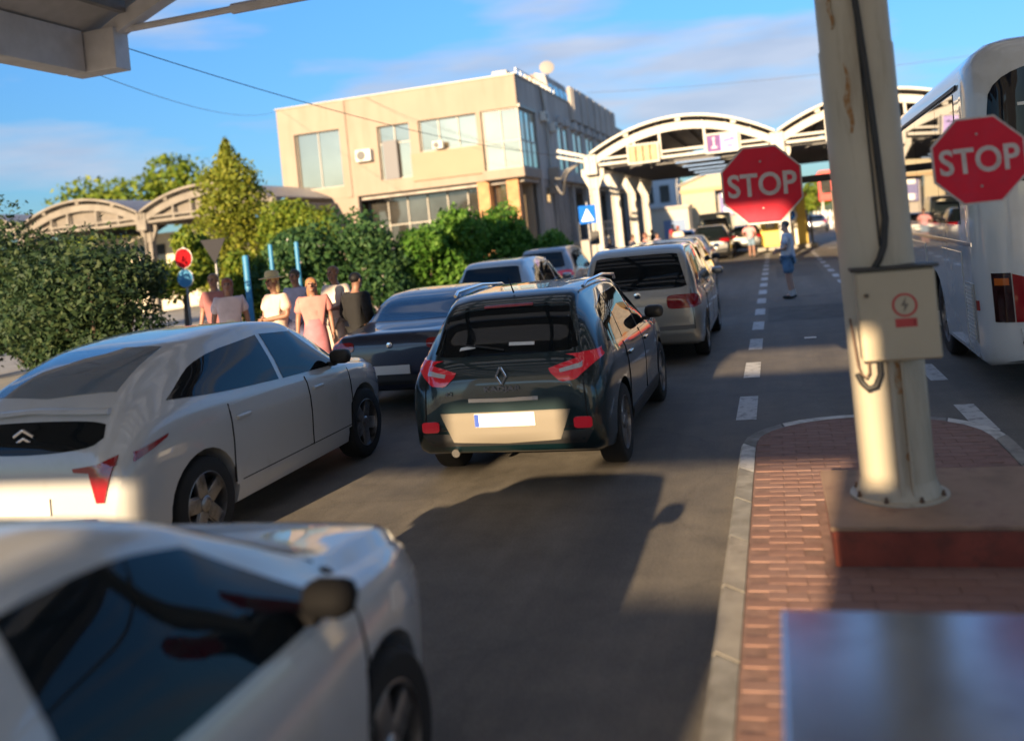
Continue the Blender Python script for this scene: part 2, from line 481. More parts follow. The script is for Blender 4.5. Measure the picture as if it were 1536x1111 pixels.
# left pavement with kerb
kx = lambda y: -6.15 if y < 10 else (-6.15 - .5 * (y - 10) / 6 if y < 16 else -6.65 - .75 * (y - 16) / 8 if y < 24 else -7.4 - .35 * min(1, (y - 24) / 6))
ky = [8.5, 10, 12, 14, 16, 18, 20, 22, 24, 27, 30, 41.5]
pvm = [(-30, 41.5), (-30, 8.5)] + [(kx(y) - .14, y) for y in ky]
tagp(MB().prism(pvm, 'z', -.02, .14).build('pavement', M_slab), kind='structure')
lk = thing('pavement_kerb', None, None); lk['kind'] = 'structure'
ks = MB().box(-.07, .07, .01, .99, 0, .15, .02).mesh('kerb_stone', M_kerb)
for k in range(32):
    y = 8.5 + k
    o = bpy.data.objects.new('kerb_stone', ks); C.objects.link(o); o.parent = lk; o.location = (kx(y) - .07, y, 0)
    o.rotation_euler = (0, 0, math.atan2(-(kx(y + 1) - kx(y)), 1))
# green verge and hill far behind the gate
M_grass = mat('verge_grass', (.085, .115, .035), rough=.95, var=.45, vscale=.5)
gx = [(-60 + 8 * i) for i in range(26)]; gy = [96 + 7 * i for i in range(16)]
vs_ = []; fs_ = []
for j, yy in enumerate(gy):
    for i, xx in enumerate(gx):
        rd = max(0, 1 - abs(xx - (4 + (yy - 95) * .055)) / 6)
        vs_.append((xx, yy, -.02 + max(0, yy - 96) * .04 * (1 - rd * .15) + (.8 * math.sin(xx * .13) ** 2 + 2.2 * max(0, (-xx - 2) / 30)) * min(1, (yy - 96) / 30) * (1 - rd)))
for j in range(len(gy) - 1):
    for i in range(len(gx) - 1):
        a = j * len(gx) + i; fs_.append((a, a + 1, a + 1 + len(gx), a + len(gx)))
tagp(MB().add(vs_, fs_).build('grass_bank', M_grass, smooth=180), kind='structure')
hl = []
for i in range(41):
    x = -700 + i * 35
    hl.append((x, 14 + 9 * math.sin(i * .7) + 6 * math.sin(i * 1.9 + 1)))
vs_ = [(x, 900, -1) for x, z in hl] + [(x, 960, z) for x, z in hl]+ [(x, 1100, z * .8) for x, z in hl]
n = len(hl)
tagp(MB().add(vs_, [(i, i + 1, n + i + 1, n + i) for i in range(n - 1)] + [(n + i, n + i + 1, 2 * n + i + 1, 2 * n + i) for i in range(n - 1)]).build('hills', mat('far_hills', (.07, .10, .05), rough=1, var=.3, vscale=.02), smooth=180), kind='structure')

# ------------------------------------------------------------------ arched steel canopies
M_steel = mat('cream_steel', (.40, .38, .34), rough=.5, var=.08, vscale=1.5, dirt=(.27, .23, .18), dscale=2.5, dlo=.55, dhi=.85)
M_sheet = mat('roof_sheet', (.20, .20, .21), rough=.55, metal=.3, var=.15)
M_light = bpy.data.materials.new('fill_rooflight'); M_light.use_nodes = True
_t = M_light.node_tree; _t.nodes.clear()
_o, _d, _tr, _m = N(_t, 'ShaderNodeOutputMaterial'), N(_t, 'ShaderNodeBsdfDiffuse'), N(_t, 'ShaderNodeBsdfTranslucent'), N(_t, 'ShaderNodeMixShader')
_d.inputs[0].default_value = (.8, .8, .78, 1); _tr.inputs[0].default_value = (.85, .87, .88, 1); _m.inputs[0].default_value = .75
_t.links.new(_d.outputs[0], _m.inputs[1]); _t.links.new(_tr.outputs[0], _m.inputs[2]); _t.links.new(_m.outputs[0], _o.inputs[0])
M_fascia = mat('grey_fascia', (.55, .55, .58), rough=.6, var=.1)
def arch_pts(xa, xb, zs, rise, n=24):
    return [(xa + (xb - xa) * i / n, zs + rise * (1 - (2 * i / n - 1) ** 2)) for i in range(n + 1)]
def band(mb, pts, dz0, dz1, y0, y1):
    """solid curved band following pts, from dz0 to dz1 above them"""
    n = len(pts); vs = []
    for x, z in pts: vs += [(x, y0, z + dz0), (x, y1, z + dz0), (x, y1, z + dz1), (x, y0, z + dz1)]
    fs = [(0, 1, 2, 3), tuple(4 * (n - 1) + k for k in (3, 2, 1, 0))]
    for i in range(n - 1):
        for k in range(4):
            a, b = 4 * i + k, 4 * i + (k + 1) % 4
            fs.append((a, b, b + 4, a + 4))
    mb.add(vs, fs)
def arch_canopy(name, label, xs, y0, y1, zs, rise, ccols, ys_col, lights=True, front_tie=True, M_steel=None):
    M_steel = M_steel or MATS['cream_steel']
    t = thing(name, label, 'canopy', ((xs[0] + xs[-1]) / 2, y0, 0))
    ox, oy = (xs[0] + xs[-1]) / 2, y0
    X = lambda v: v - ox
    for b in range(len(xs) - 1):
        xa, xb = xs[b] + .22, xs[b + 1] - .22
        pts = arch_pts(X(xa), X(xb), zs, rise)
        for yy in (0, y1 - y0 - .25):
            mb = MB(); band(mb, pts, -.20, .12, yy, yy + .22); mb.build('arch_beam', M_steel, t, smooth=30)
        # roof skin, with strips of translucent sheet
        opts = arch_pts(X(xs[b] + .05), X(xs[b + 1] - .05), zs + .22, rise + .08)
        Lt = y1 - y0; cuts = []
        if lights:
            yy = .9
            while yy < Lt - 1: cuts.append((yy, yy + .42)); yy += 1.25
        sh, rl = MB(), []
        edges = [-.12] + [v for c_ in cuts for v in c_] + [Lt + .1]
        for i in range(0, len(edges), 2): band(sh, opts, 0, .06, edges[i], edges[i + 1])
        for ci, (a, bb) in enumerate(cuts):
            l0, l1 = 8 + ci % 3, 17 + (ci * 2) % 3
            band(sh, opts[:l0 + 1], 0, .06, a, bb); band(sh, opts[l1:], 0, .06, a, bb)
            q = MB(); band(q, opts[l0:l1 + 1], .01, .03, a, bb); q.build('fill_rooflight', M_light, t, smooth=30)
        sh.build('roof_sheet', M_sheet, t, smooth=30)
        mb = MB(); band(mb, opts, -.02, .09, -.2, -.12); mb.build('roof_edge', M_steel, t, smooth=30)
        mb = MB()
        for i in (5, 12, 19):
            x, z = opts[i]; mb.box(x - .1, x + .1, -.1, .0, z - .16, z)
        mb.build('spacer', M_steel, t)
        # purlins
        mb = MB()
        for i in range(3, 23, 3):
            x, z = opts[i]; mb.box(x - .05, x + .05, .3, Lt - .3, z - .16, z - .01)
        mb.build('purlins', M_sheet, t)
        if front_tie:
            mb = MB(); mb.box(X(xa) + .1, X(xb) - .1, .02, .16, zs - .30, zs - .17, .02); mb.build('tie_beam', M_steel, t)
            mb = MB(); mb.box(X(xa) + .1, X(xb) - .1, .02, .14, zs - .06, zs + .05, .02); mb.build('tie_beam', M_steel, t)
            for q in (.235, .385, .64, .83):
                x = X(xa + (xb - xa) * q); zt = zs + rise * (1 - (2 * q - 1) ** 2) - .18
                MB().box(x - .05, x + .05, .03, .15, zs - .3, zt).build('hanger', M_steel, t)
    for i, x in enumerate(xs):
        jb = MB().box(X(x) - .27, X(x) + .27, -.06, .34, zs - .62, zs + .22, .03).build('junction_box', M_steel, t)
        for dx in (-.12, .06): MB().box(X(x) + dx, X(x) + dx + .06, -.10, -.055, zs - .1, zs + .16).build('lug', M_steel, jb)
        MB().box(X(x) - .2, X(x) + .2, .36, y1 - y0 - .1, zs - .34, zs - .02, .02).build('gutter_beam', M_steel, t)
        if i in ccols:
            for yc in ys_col:
                yy = yc - y0; cm = MB()
                for dx in (-.2, .13): cm.box(X(x) + dx, X(x) + dx + .07, yy - .16, yy + .16, 0, zs - .6, .01)
                cm.box(X(x) - .13, X(x) + .13, yy - .03, yy + .03, 0, zs - .6)
                cl = cm.build('column', M_steel, t)
                br = MB().prism([(X(x) - .2, zs - 1.2), (X(x) - .48, zs - .6), (X(x) - .48, zs - .34), (X(x) + .48, zs - .34), (X(x) + .48, zs - .6), (X(x) + .2, zs - 1.2)], 'y', yy - .09, yy + .09)
                br.build('bracket', M_steel, cl)
                MB().box(X(x) - .32, X(x) + .32, yy - .3, yy + .3, 0, .12, .02).build('foot', M_kerb, cl)
    return t, X
far_xs = [-7.1, .4, 7.9, 15.4]
fc, fX = arch_canopy('arched_canopy', 'cream steel canopy with arched roof spanning the lanes behind the STOP signs', far_xs, 37, 55, 4.95, 1.0, (0, 1, 2), (37.4, 42.6, 47.8, 53.0), lights=False)
M_joist = mat('dark_joist', (.10, .10, .105), rough=.6)
M_tube = mat('strip_light', (.62, .74, .86), rough=.4, emit=.42)
for b in range(3):
    xa, xb = fX(far_xs[b]) + .25, fX(far_xs[b + 1]) - .25
    for k in range(16):
        y = 1.0 + k * 1.1
        MB().box(xa, xb, y, y + .12, 4.62, 4.84).build('joist', M_joist, fc)
        if k % 3 == 1:
            x0 = xa + 2.7 + .35 * math.sin(k * 2.1) + (.9 if b else 0); MB().box(x0, x0 + 1.9, y + .3, y + .42, 4.55, 4.61, .01).build('strip_light', M_tube, fc)
# outrigger and swan-neck pipes on the left corner of the canopy
MB().prism([(fX(-8.5), 5.45), (fX(-7.3), 5.05), (fX(-7.3), 5.2), (fX(-8.45), 5.58)], 'y', .05, .2).build('outrigger', M_steel, fc)
MB().prism([(fX(-8.5), 5.2), (fX(-7.3), 4.85), (fX(-7.3), 4.97), (fX(-8.5), 5.3)], 'y', .05, .2).build('outrigger', M_steel, fc)
# gate panels on the tie beam
def gate_panel(name, label, x0, x1, z0, z1):
    t = thing(name, label, 'sign', ((x0 + x1) / 2, 36.9, (z0 + z1) / 2))
    w_, h_ = (x1 - x0) / 2, (z1 - z0) / 2
    fr = MB()
    for a in ((-w_, w_, -h_, -h_ + .07), (-w_, w_, h_ - .07, h_), (-w_, -w_ + .07, -h_ + .07, h_ - .07), (w_ - .07, w_, -h_ + .07, h_ - .07)): fr.box(a[0], a[1], -.12, .0, a[2], a[3])
    fr.build('frame', M_steel, t)
    return t, w_ - .07, h_ - .07
t, pw, ph = gate_panel('louvre_panel', 'tan louvred panel in a cream frame on the canopy arch', -5.5, -4.2, 4.55, 5.35)
M_tan = mat('tan_panel', (.42, .31, .17), rough=.7, var=.15)
for k in range(4): MB().box(-pw + k * pw / 2 + .02, -pw + (k + 1) * pw / 2 - .02, -.08, -.02, -ph, ph, .01).build('panel', M_tan, t)
t, pw, ph = gate_panel('lane_sign', 'purple and white sign with emblem on the canopy arch', -2.35, -1.05, 4.6, 5.4)
MB().box(-pw, -.05, -.07, -.02, -ph, ph).build('purple_panel', mat('purple_print', (.16, .09, .22), rough=.8, spec=.1, var=.15), t)
MB().box(-.05, pw, -.07, -.02, -ph, ph).build('white_panel', mat('lilac_print', (.42, .34, .68), rough=.8, spec=.1), t)
M_ink = mat('dark_ink', (.05, .04, .12), rough=.6)
MB().box(-.34, -.28, -.078, -.07, -.12, .16).box(-.42, -.20, -.078, -.07, -.2, -.12).ball((-.31, -.074, .2), (.06, .008, .06)).build('emblem', mat('pink_print', (.6, .35, .4), rough=.5), t)
mb = MB()
for k, (a, b, hh) in enumerate(((.08, .16, .05), (.18, .24, .07), (.26, .34, .05), (.36, .44, .09), (.46, .5, .05))): mb.box(a, b, -.078, -.07, .04 + k * .012, .04 + k * .012 + hh)
mb.box(.2, .42, -.078, -.07, -.17, -.13); mb.build('lettering', M_ink, t)
t, pw, ph = gate_panel('lane_sign', 'white framed sign on the canopy arch beside the pole', 2.2, 3.4, 4.55, 5.35)
MB().box(-pw, pw, -.07, -.02, -ph, ph).build('panel', mat('pale_print', (.5, .5, .5), rough=.6, var=.2), t)

M_soffit = mat('pale_soffit', (.42, .41, .41), rough=.6, var=.1)
M_added_screen = bpy.data.materials.new('added_screen_sheet'); M_added_screen.use_nodes = True  # translucent sheet of the added wall, passes sunlight to fill the shade
_t = M_added_screen.node_tree; _t.nodes.clear()
_o, _d, _tr, _m = N(_t, 'ShaderNodeOutputMaterial'), N(_t, 'ShaderNodeBsdfDiffuse'), N(_t, 'ShaderNodeBsdfTranslucent'), N(_t, 'ShaderNodeMixShader')
_d.inputs[0].default_value = (.6, .58, .54, 1); _tr.inputs[0].default_value = (.62, .60, .56, 1); _m.inputs[0].default_value = .24
_t.links.new(_d.outputs[0], _m.inputs[1]); _t.links.new(_tr.outputs[0], _m.inputs[2]); _t.links.new(_m.outputs[0], _o.inputs[0])
def near_canopy():
    xs, y0, y1, zs, rise = [-10.85, .56, 12.0], -8.2, 12.76, 5.97, 1.35
    t = thing('arched_canopy', 'arched canopy corner overhead at the top left with grey fascia boxes', 'canopy', (0, 0, 0))
    for b in range(2):
        pts = arch_pts(xs[b] + .3, xs[b + 1] - .3, zs, rise)
        mb = MB(); band(mb, pts, -.14, .12, y1 - .25, y1); mb.build('arch_beam', M_fascia, t, smooth=30)
        pts = arch_pts(xs[b] + .05, xs[b + 1] - .05, zs + .14, rise + .08)
        mb = MB(); yy = y0; l0, l1 = (8, 23) if b == 0 else (1, 20)
        while yy < y1 - .2:
            ye = min(yy + .65, y1 + .1); band(mb, pts, 0, .07, yy, ye)
            yf = min(ye + .75, y1 - .6)
            if yf > ye + .1:
                band(mb, pts[:l0 + 1], 0, .07, ye, yf); band(mb, pts[l1:], 0, .07, ye, yf)
                q = MB(); band(q, pts[l0:l1 + 1], .02, .024, ye, yf); q.build('fill_rooflight', M_light, t, smooth=30)  # translucent strips added to the roof to brighten the shade below
                yy = yf
            else: yy = ye
            if yy >= y1 - .61: band(mb, pts, 0, .07, yy, y1 + .1); break
        mb.build('roof_sheet', M_soffit, t, smooth=30)
        mb = MB()
        for i in (2, 5, 8, 12, 16, 19, 22):
            x, z = pts[i]; mb.box(x - .06, x + .06, y0, y1 - .3, z - .2, z - .01)
        mb.build('purlins', M_sheet, t)
        MB().tube([(xs[b] + .3, y1 - .1, zs + .16), (xs[b + 1] - .3, y1 - .1, zs + .16)], .055).build('tie_rod', M_fascia, t, smooth=40)
        MB().tube([(xs[b] + 2.9, y1 - .1, zs + .16), (xs[b] + 4.6, y1 - .1, zs + .16)], .085).build('turnbuckle', M_fascia, t, smooth=40)
    # fascia boxes along the left gutter
    x0, x1 = -11.05, -10.62
    y = y1 - .35
    for k in range(7):
        f_ = MB().box(x0, x1, y - 2.1, y - .03, 5.47, 6.15, .015).build('fascia_box', M_fascia, t); y -= 2.14
    MB().box(x0, -10.05, y1 - .34, y1 + .02, 5.47, 6.15, .015).build('fascia_box', M_fascia, t)
    MB().box(-.1, 1.2, y0, y1 - .4, 5.97, 6.25).build('gutter_beam', M_fascia, t)
    MB().box(11.9, 12.3, y0, y1, 5.6, 6.15).build('gutter_beam', M_fascia, t)
    # added unseen wall: blocks the sun, its openings place the sun patches
    holes = [(-8.0, -1.5, 3.41, 4.11), (-1.96, -1.5, 2.7, 3.41), (-4.63, -3.65, 4.11, 4.64), (-3.46, -1.66, 5.25, 5.77), (-1.34, -1.19, 4.0, 4.86)]
    cx = sorted({-8.3, 3.4} | {v for q in holes for v in q[:2]}); cz = sorted({0.0, 7.5} | {v for q in holes for v in q[2:]})
    for xa, xb in zip(cx, cx[1:]):
        z0 = None
        for za, zb in list(zip(cz, cz[1:])) + [(7.5, None)]:
            solid = zb is not None and not any(q[0] <= xa + .001 and xb - .001 <= q[1] and q[2] <= za + .001 and zb - .001 <= q[3] for q in holes)
            if solid and z0 is None: z0 = za
            if not solid and z0 is not None:
                MB().add([(xa, y0, z0), (xb, y0, z0), (xb, y0, za), (xa, y0, za)], [(0, 1, 2, 3)]).build('added_screen_panel', M_added_screen, t, fix=False); z0 = None
    return t
near_canopy()
lc, lX = arch_canopy('arched_canopy', 'low arched canopy beyond the trees on the left', [-42.8, -35.6, -28.6, -21.6], 36, 46, 4.75, .85, (0, 1, 2, 3), (36.5, 45), lights=False, front_tie=True, M_steel=mat('weathered_steel', (.20, .18, .155), rough=.8, spec=.2, var=.2, vscale=1.5))
MB().box(lX(-36.5), lX(-24), 5.5, 5.7, 0, 4.2).build('back_wall', mat('cream_wall', (.55, .50, .40), rough=.8, var=.1), lc)
for b in range(3):
    xa, xb = [-42.8, -35.6, -28.6, -21.6][b:b + 2]
    pp = [(lX(x), z - .19) for x, z in arch_pts(xa + .25, xb - .25, 4.75, .85)]
    MB().prism([(pp[0][0], 4.42)] + pp + [(pp[-1][0], 4.42)], 'y', .3, .42).build('gable_panel', mat('gable_panel', (.16, .14, .12), rough=.8, var=.1), lc)
for k in range(5): MB().box(lX(-35.6 + k * 2.4), lX(-34.0 + k * 2.4), 5.42, 5.49, 1.2, 3.6).build('window', mat('window_glass', (.03, .04, .05), rough=.05, spec=.8), lc)

# ------------------------------------------------------------------ pole on the island
M_pole = mat('pole_cream', (.46, .41, .32), rough=.55, var=.1, vscale=1.2, dirt=(.24, .19, .13), dscale=7, dlo=.52, dhi=.8, bump=.1, bscale=30, streak=.12)
pl = thing('plinth', 'low plinth with dark red front at the foot of the pole', 'plinth', (.8, 5.72, .135))
M_plred = mat('plinth_red', (.24, .055, .035), rough=.7, var=.25, vscale=5, dirt=(.10, .04, .03), dscale=6)
MB().box(-.66, 1.15, -.67, .42, -.03, .185, .012).build('base', M_plred, pl)
MB().box(-.67, 1.16, -.68, .43, .186, .212, .008).build('top_slab', mat('plinth_top', (.33, .22, .15), rough=.8, var=.25, vscale=4, dirt=(.2, .12, .09), dscale=4), pl)
PX_, PY_ = .545, 5.62
po_ = thing('pole', 'cream canopy pole on the red plinth between the two STOP signs', 'pole', (PX_, PY_, .347))
sh = MB()
sh.lathe([(.205, 0), (.205, 2.6), (.198, 2.61), (.198, 5.63)], 32)
sh.build('shaft', M_pole, po_, smooth=40)
MB().box(-.012, .012, -.225, -.19, 0, 1.0).box(.05, .062, -.218, -.19, 0, .95).build('weld_seam', M_pole, po_)
MB().lathe([(.27, 0), (.27, .012), (.235, .016), (.215, .07), (.206, .10)], 32).build('base_collar', M_pole, po_, smooth=30)
MB().lathe([(.2065, 3.02), (.2075, 3.025), (.2075, 3.04), (.2065, 3.045)], 32).build('joint_ring', mat('rust', (.13, .07, .04), rough=.9), po_, smooth=30)
for k in range(8):
    a = 2 * PI * (k + .5) / 8; M = Matrix.Translation((.243 * math.cos(a), .243 * math.sin(a), .010))
    MB().lathe([(.014, 0), (.014, .016), (.008, .018), (.008, .034)], 6, M).build('anchor_bolt', mat('bolt_rust', (.16, .10, .07), rough=.8, metal=.4), po_)
def stain(a0, a1, z0, z1, m):
    vs_ = []; fs_ = []
    for j in range(9):
        q = j / 8; ww = (1 - abs(q - .45) * 1.5) if q < .9 else .2
        for i in range(5): a = a0 + (a1 - a0) * (.5 + (i / 4 - .5) * max(.15, ww)) + .05 * math.sin(j * 1.3); vs_.append((.2064 * math.sin(a), -.2064 * math.cos(a), z0 + (z1 - z0) * q))
    for j in range(8):
        for i in range(4): fs_.append((j * 5 + i, j * 5 + i + 1, j * 5 + i + 6, j * 5 + i + 5))
    MB().add(vs_, fs_).build('rust_stain', m, po_, smooth=180)
M_rs = mat('rust_stain', (.30, .15, .05), rough=.8, dirt=(.40, .33, .24), dscale=20, dlo=.45, dhi=.6)
stain(.0, .35, .62, .80, M_rs); stain(-.5, -.3, 2.1, 2.5, M_rs); stain(-.75, -.6, 2.7, 3.0, M_rs); stain(.2, .32, .2, .34, M_rs)
cb = MB()
def onp(ang, z, r=.222): return (PX_ + r * math.sin(ang), PY_ - r * math.cos(ang), z)
pts = []
for i in range(24):
    z = 5.95 - i * (5.95 - 1.95) / 23
    q = i / 23
    pts.append(onp(-.42 + .62 * q + .04 * math.sin(q * 9), z, .218 + .012 * math.sin(q * 7) ** 2))
pts += [onp(.16, 1.88, .228), onp(.10, 1.80, .235), onp(-.02, 1.73, .245), onp(-.16, 1.68, .25), onp(-.26, 1.665, .245)]
cb.tube(pts, .019, 8)
o = cb.build('power_cable', M_plastic, smooth=60); tagp(o, 'thick black cable running down the cream pole into the box', 'cable')
cb = MB(); cb.tube([onp(-.05 + .08 * q, 4.2 - q * 2.4, .212) for q in [i / 12 for i in range(13)]], .006, 6)
o = cb.build('thin_wire', M_plastic); tagp(o, 'thin dark wire down the pole beside the thick cable', 'cable')
# electric cabinet
eb = thing('electric_box', 'cream electric box with red warning print on the pole', 'electric box', (.60, 5.37, 1.42))
M_ebox = mat('box_cream', (.44, .38, .28), rough=.5, var=.06, vscale=3, dirt=(.36, .30, .22), dscale=3, dlo=.55, dhi=.9)
MB().box(-.205, .205, -.06, .10, -.25, .25, .012).build('housing', M_ebox, eb)
MB().box(-.198, .198, -.075, -.058, -.243, .243, .008).build('door', M_ebox, eb)
MB().box(-.225, .225, -.085, .11, .252, .268, .004).build('rain_lid', mat('dark_grey_metal', (.06, .06, .06), rough=.6, metal=.5), eb)
kq = [(.065 * math.cos(2 * PI * i / 32), .065 * math.sin(2 * PI * i / 32)) for i in range(32)]
rg = MB(); vs_ = []
for a, r in ((-.0775, .065), (-.0775, .053)):
    vs_ += [(.035 + r * math.cos(2 * PI * i / 32), a, .055 + r * math.sin(2 * PI * i / 32)) for i in range(32)]
rg.add(vs_, [(i, (i + 1) % 32, 32 + (i + 1) % 32, 32 + i) for i in range(32)])
M_prn = mat('red_print', (.45, .05, .05), rough=.6)
rg.build('warning_ring', M_prn, eb)
MB().add([(.045, -.0775, .10), (.015, -.0775, .05), (.034, -.0775, .052), (.026, -.0775, .012), (.056, -.0775, .062), (.037, -.0775, .06)], [(0, 1, 2, 5), (5, 2, 3, 4)]).build('bolt_symbol', mat('grey_print', (.14, .12, .1), rough=.6), eb)
MB().add([(-.02, -.0775, -.065), (.09, -.0775, -.065), (.09, -.0775, -.018), (-.02, -.0775, -.018)], [(0, 1, 2, 3)]).build('warning_bar', M_prn, eb)
text_part('!', 'exclamation_mark', .04, mat('dark_red', (.22, .01, .02)), eb, Matrix.Translation((.078, -.0785, -.042)) @ FACE_BACK, .0004, .002)
MB().lathe([(.012, 0), (.012, .014), (.006, .016)], 12, Matrix.Translation((-.155, -.075, .12)) @ Matrix.Rotation(PI / 2, 4, 'X')).build('lock', mat('lock_metal', (.12, .10, .08), metal=.8, rough=.5), eb, smooth=30)
cb = MB(); cb.tube([(0.485, 5.340, 1.175), (0.480, 5.310, 1.100), (0.450, 5.295, 1.040), (0.410, 5.300, 1.025), (0.380, 5.320, 1.060), (0.365, 5.350, 1.100)], .017, 10)
o = cb.build('cable_loop', M_plastic, smooth=60); tagp(o, 'short black cable loop hanging below the electric box', 'cable')
cb = MB(); cb.tube([(0.430, 5.350, 1.175), (0.425, 5.320, 1.110), (0.405, 5.310, 1.085), (0.380, 5.320, 1.110), (0.370, 5.340, 1.150), (0.355, 5.380, 1.410)], .007, 8)
o = cb.build('cable_loop', mat('brown_wire', (.1, .06, .04)), smooth=60); tagp(o, 'thin brown wire looped beside the black cable loop', 'cable')

# ------------------------------------------------------------------ STOP signs
M_sred = mat('stop_red', (.62, .008, .036), rough=.5, spec=.25, var=.10, vscale=5, dirt=(.52, .025, .06), dscale=7, dlo=.5, dhi=.8)
M_swht = mat('stop_white', (.55, .50, .50), rough=.5, dirt=(.42, .35, .34), dscale=14, dlo=.45, dhi=.7)
M_galv = mat('galvanised', (.33, .33, .33), rough=.5, metal=.8)
bar = MB().box(-.62, .62, -.02, .02, -.022, .022, .006)
ob = bar.build('sign_arm', mat('arm_dark', (.03, .03, .03), rough=.6), None); tagp(ob, 'dark bar across the pole carrying the STOP signs', 'bar')
ob.location = (.56, 6.05, 2.235); ob.rotation_euler = (0, 0, R(-2))
def stop_sign(label, x, y, z, rad, ry, rz):
    t = thing('stop_sign', label, 'stop sign', (x, y, z)); t.rotation_euler = (0, ry, rz)
    t['group'] = 'STOP signs beside the pole'
    def octo(r): return [(r * math.cos(PI / 8 + k * PI / 4), r * math.sin(PI / 8 + k * PI / 4)) for k in range(8)]
    r = rad / math.cos(PI / 8)
    MB().prism(octo(r), 'y', 0, .012).build('white_border', M_swht, t)
    MB().prism(octo(r * .955), 'y', -.003, -.0005).build('red_face', M_sred, t)
    text_part('STOP', 'lettering', rad * .80, M_swht, t, Matrix.Translation((0, -.004, -.005)) @ FACE_BACK @ Matrix.Diagonal((.90, 1.02, 1, 1)), .0012, rad * .016)
    MB().box(-.02, .02, .013, .03, -rad * .7, rad * .7).box(-rad * .8, rad * .8, .013, .03, -.02, .02).build('back_rail', M_galv, t)
    mb = MB()
    for zz in (.6, -.6): mb.lathe([(.007, 0), (.007, .004), (.003, .005)], 8, Matrix.Translation((0, -.003, rad * zz)) @ Matrix.Rotation(PI / 2, 4, 'X'))
    o_ = mb.build('rivet', M_galv, t); o_['kind'] = 'stuff'
stop_sign('STOP sign left of the pole with the far canopy behind it', -.055, 6.0, 2.23, .25, R(1.0), R(3))
stop_sign('STOP sign right of the pole in front of the white bus', 1.135, 5.62, 2.225, .245, R(-.5), R(4))

# steel cabinet in the foreground
M_stl = mat('cabinet_steel', (.44, .50, .58), rough=.20, metal=.95, var=.08, vscale=2, dirt=(.2, .2, .22), dscale=3, dlo=.5, dhi=.9)
t = thing('steel_cabinet', 'blue grey steel cabinet top in the bottom right corner', 'cabinet', (.55, 1.9, .13))
MB().box(-.62, 1.3, -.9, .78, 0, .73, .01).build('body', M_stl, t)
MB().box(-.64, 1.32, -.92, .80, .732, .772, .012).build('lid', M_stl, t)
MB().box(-.1, .25, .805, .82, .5, .54, .005).build('handle', M_galv, t)
for x in (-.5, .3, 1.1): MB().box(x - .05, x + .05, .79, .806, .70, .765, .004).build('hinge', M_galv, t)

# ------------------------------------------------------------------ border building
M_plaster = mat('beige_plaster', (.29, .235, .185), rough=.9, var=.05, vscale=.6, dirt=(.23, .18, .135), dscale=1.6, dlo=.48, dhi=.85, streak=.12, bump=.1, bscale=50)
M_plast2 = mat('balcony_plaster', (.28, .23, .16), rough=.9, var=.05, vscale=.6)
M_conc = mat('side_concrete', (.40, .37, .34), rough=.9, var=.1, vscale=.8, dirt=(.22, .20, .185), dscale=1.8, dlo=.45, dhi=.75, streak=.1)
M_frame = mat('window_frame', (.30, .28, .25), rough=.5, metal=.3)
M_bglass = mat('building_glass', (.56, .49, .37), rough=.04, metal=.9, var=.12, vscale=.4)
M_darkglass = mat('dark_shopfront_glass', (.17, .165, .15), rough=.05, metal=.8, var=.3, vscale=.6)
M_orange = mat('orange_stone', (.42, .22, .10), rough=.8, var=.2)
BX0, BX1, BY0, BY1, BH = -24.4, -11.35, 42.0, 86.0, 9.92
bd = thing('border_building', 'beige two storey building with glazed corner behind the hedge', 'building', (-18, 42, 0))
def bl(mb, name, m, parent=None, smooth=None):
    o = mb.build(name, m, None, smooth)
    if parent is None or parent is bd:
        o.parent = bd; o.location = (18, -42, 0)
    else: o.parent = parent
    return o
def wall_y(name, m, x0, x1, z0, z1, yf, depth, holes):
    cx = sorted({x0, x1} | {v for q in holes for v in q[:2]}); cz = sorted({z0, z1} | {v for q in holes for v in q[2:]})
    mb = MB()
    for xa, xb in zip(cx, cx[1:]):
        zz = None
        for za, zb in list(zip(cz, cz[1:])) + [(z1, None)]:
            solid = zb is not None and not any(q[0] <= xa + .001 and xb - .001 <= q[1] and q[2] <= za + .001 and zb - .001 <= q[3] for q in holes)
            if solid and zz is None: zz = za
            if not solid and zz is not None: mb.box(xa, xb, yf, yf + depth, zz, za); zz = None
    return bl(mb, name, m)
wins = [(-23.5, -20.9, 5.55, 8.5), (-18.8, -17.05, 5.6, 8.32), (-16.55, -13.5, 6.75, 8.32)]
wall_y('front_wall', M_plaster, BX0, -13.25, 4.95, BH, BY0, .35, wins)
bl(MB().box(-13.25, BX1, BY0, BY0 + .35, 8.35, BH), 'front_wall', M_plaster)
bl(MB().box(BX0, -20.2, BY0 + .02, BY0 + .36, 0, 4.95), 'front_wall', M_plaster)
bl(MB().box(-20.75, -20.45, BY0 - .07, BY0, 4.95, BH), 'pilaster', M_plaster)
bl(MB().box(-17.05, -13.25, BY0 - .10, BY0, 5.35, 6.72), 'balcony_panel', M_plast2)
bl(MB().box(-13.35, BX1 + .12, BY0 - .25, BY0 + 3.2, 4.95, 5.42, .02), 'corner_ledge', M_plaster)
bl(MB().box(BX0 - .05, BX1 + .06, BY0 - .06, BY0 + .4, BH, BH + .06), 'parapet_cap', M_frame)
bl(MB().box(BX1 - .4, BX1 + .06, BY0 + .41, BY1, BH, BH + .06), 'parapet_cap', M_frame)
bl(MB().box(BX0 + .35, BX1 - .4, BY0 + .36, BY1, BH - .7, BH - .5), 'roof', M_conc)
bl(MB().box(BX0, BX0 + .35, BY0 + .36, BY1, 0, BH), 'left_wall', M_plaster)
bl(MB().box(BX0, BX1, BY1, BY1 + .35, 0, BH), 'rear_wall', M_conc)
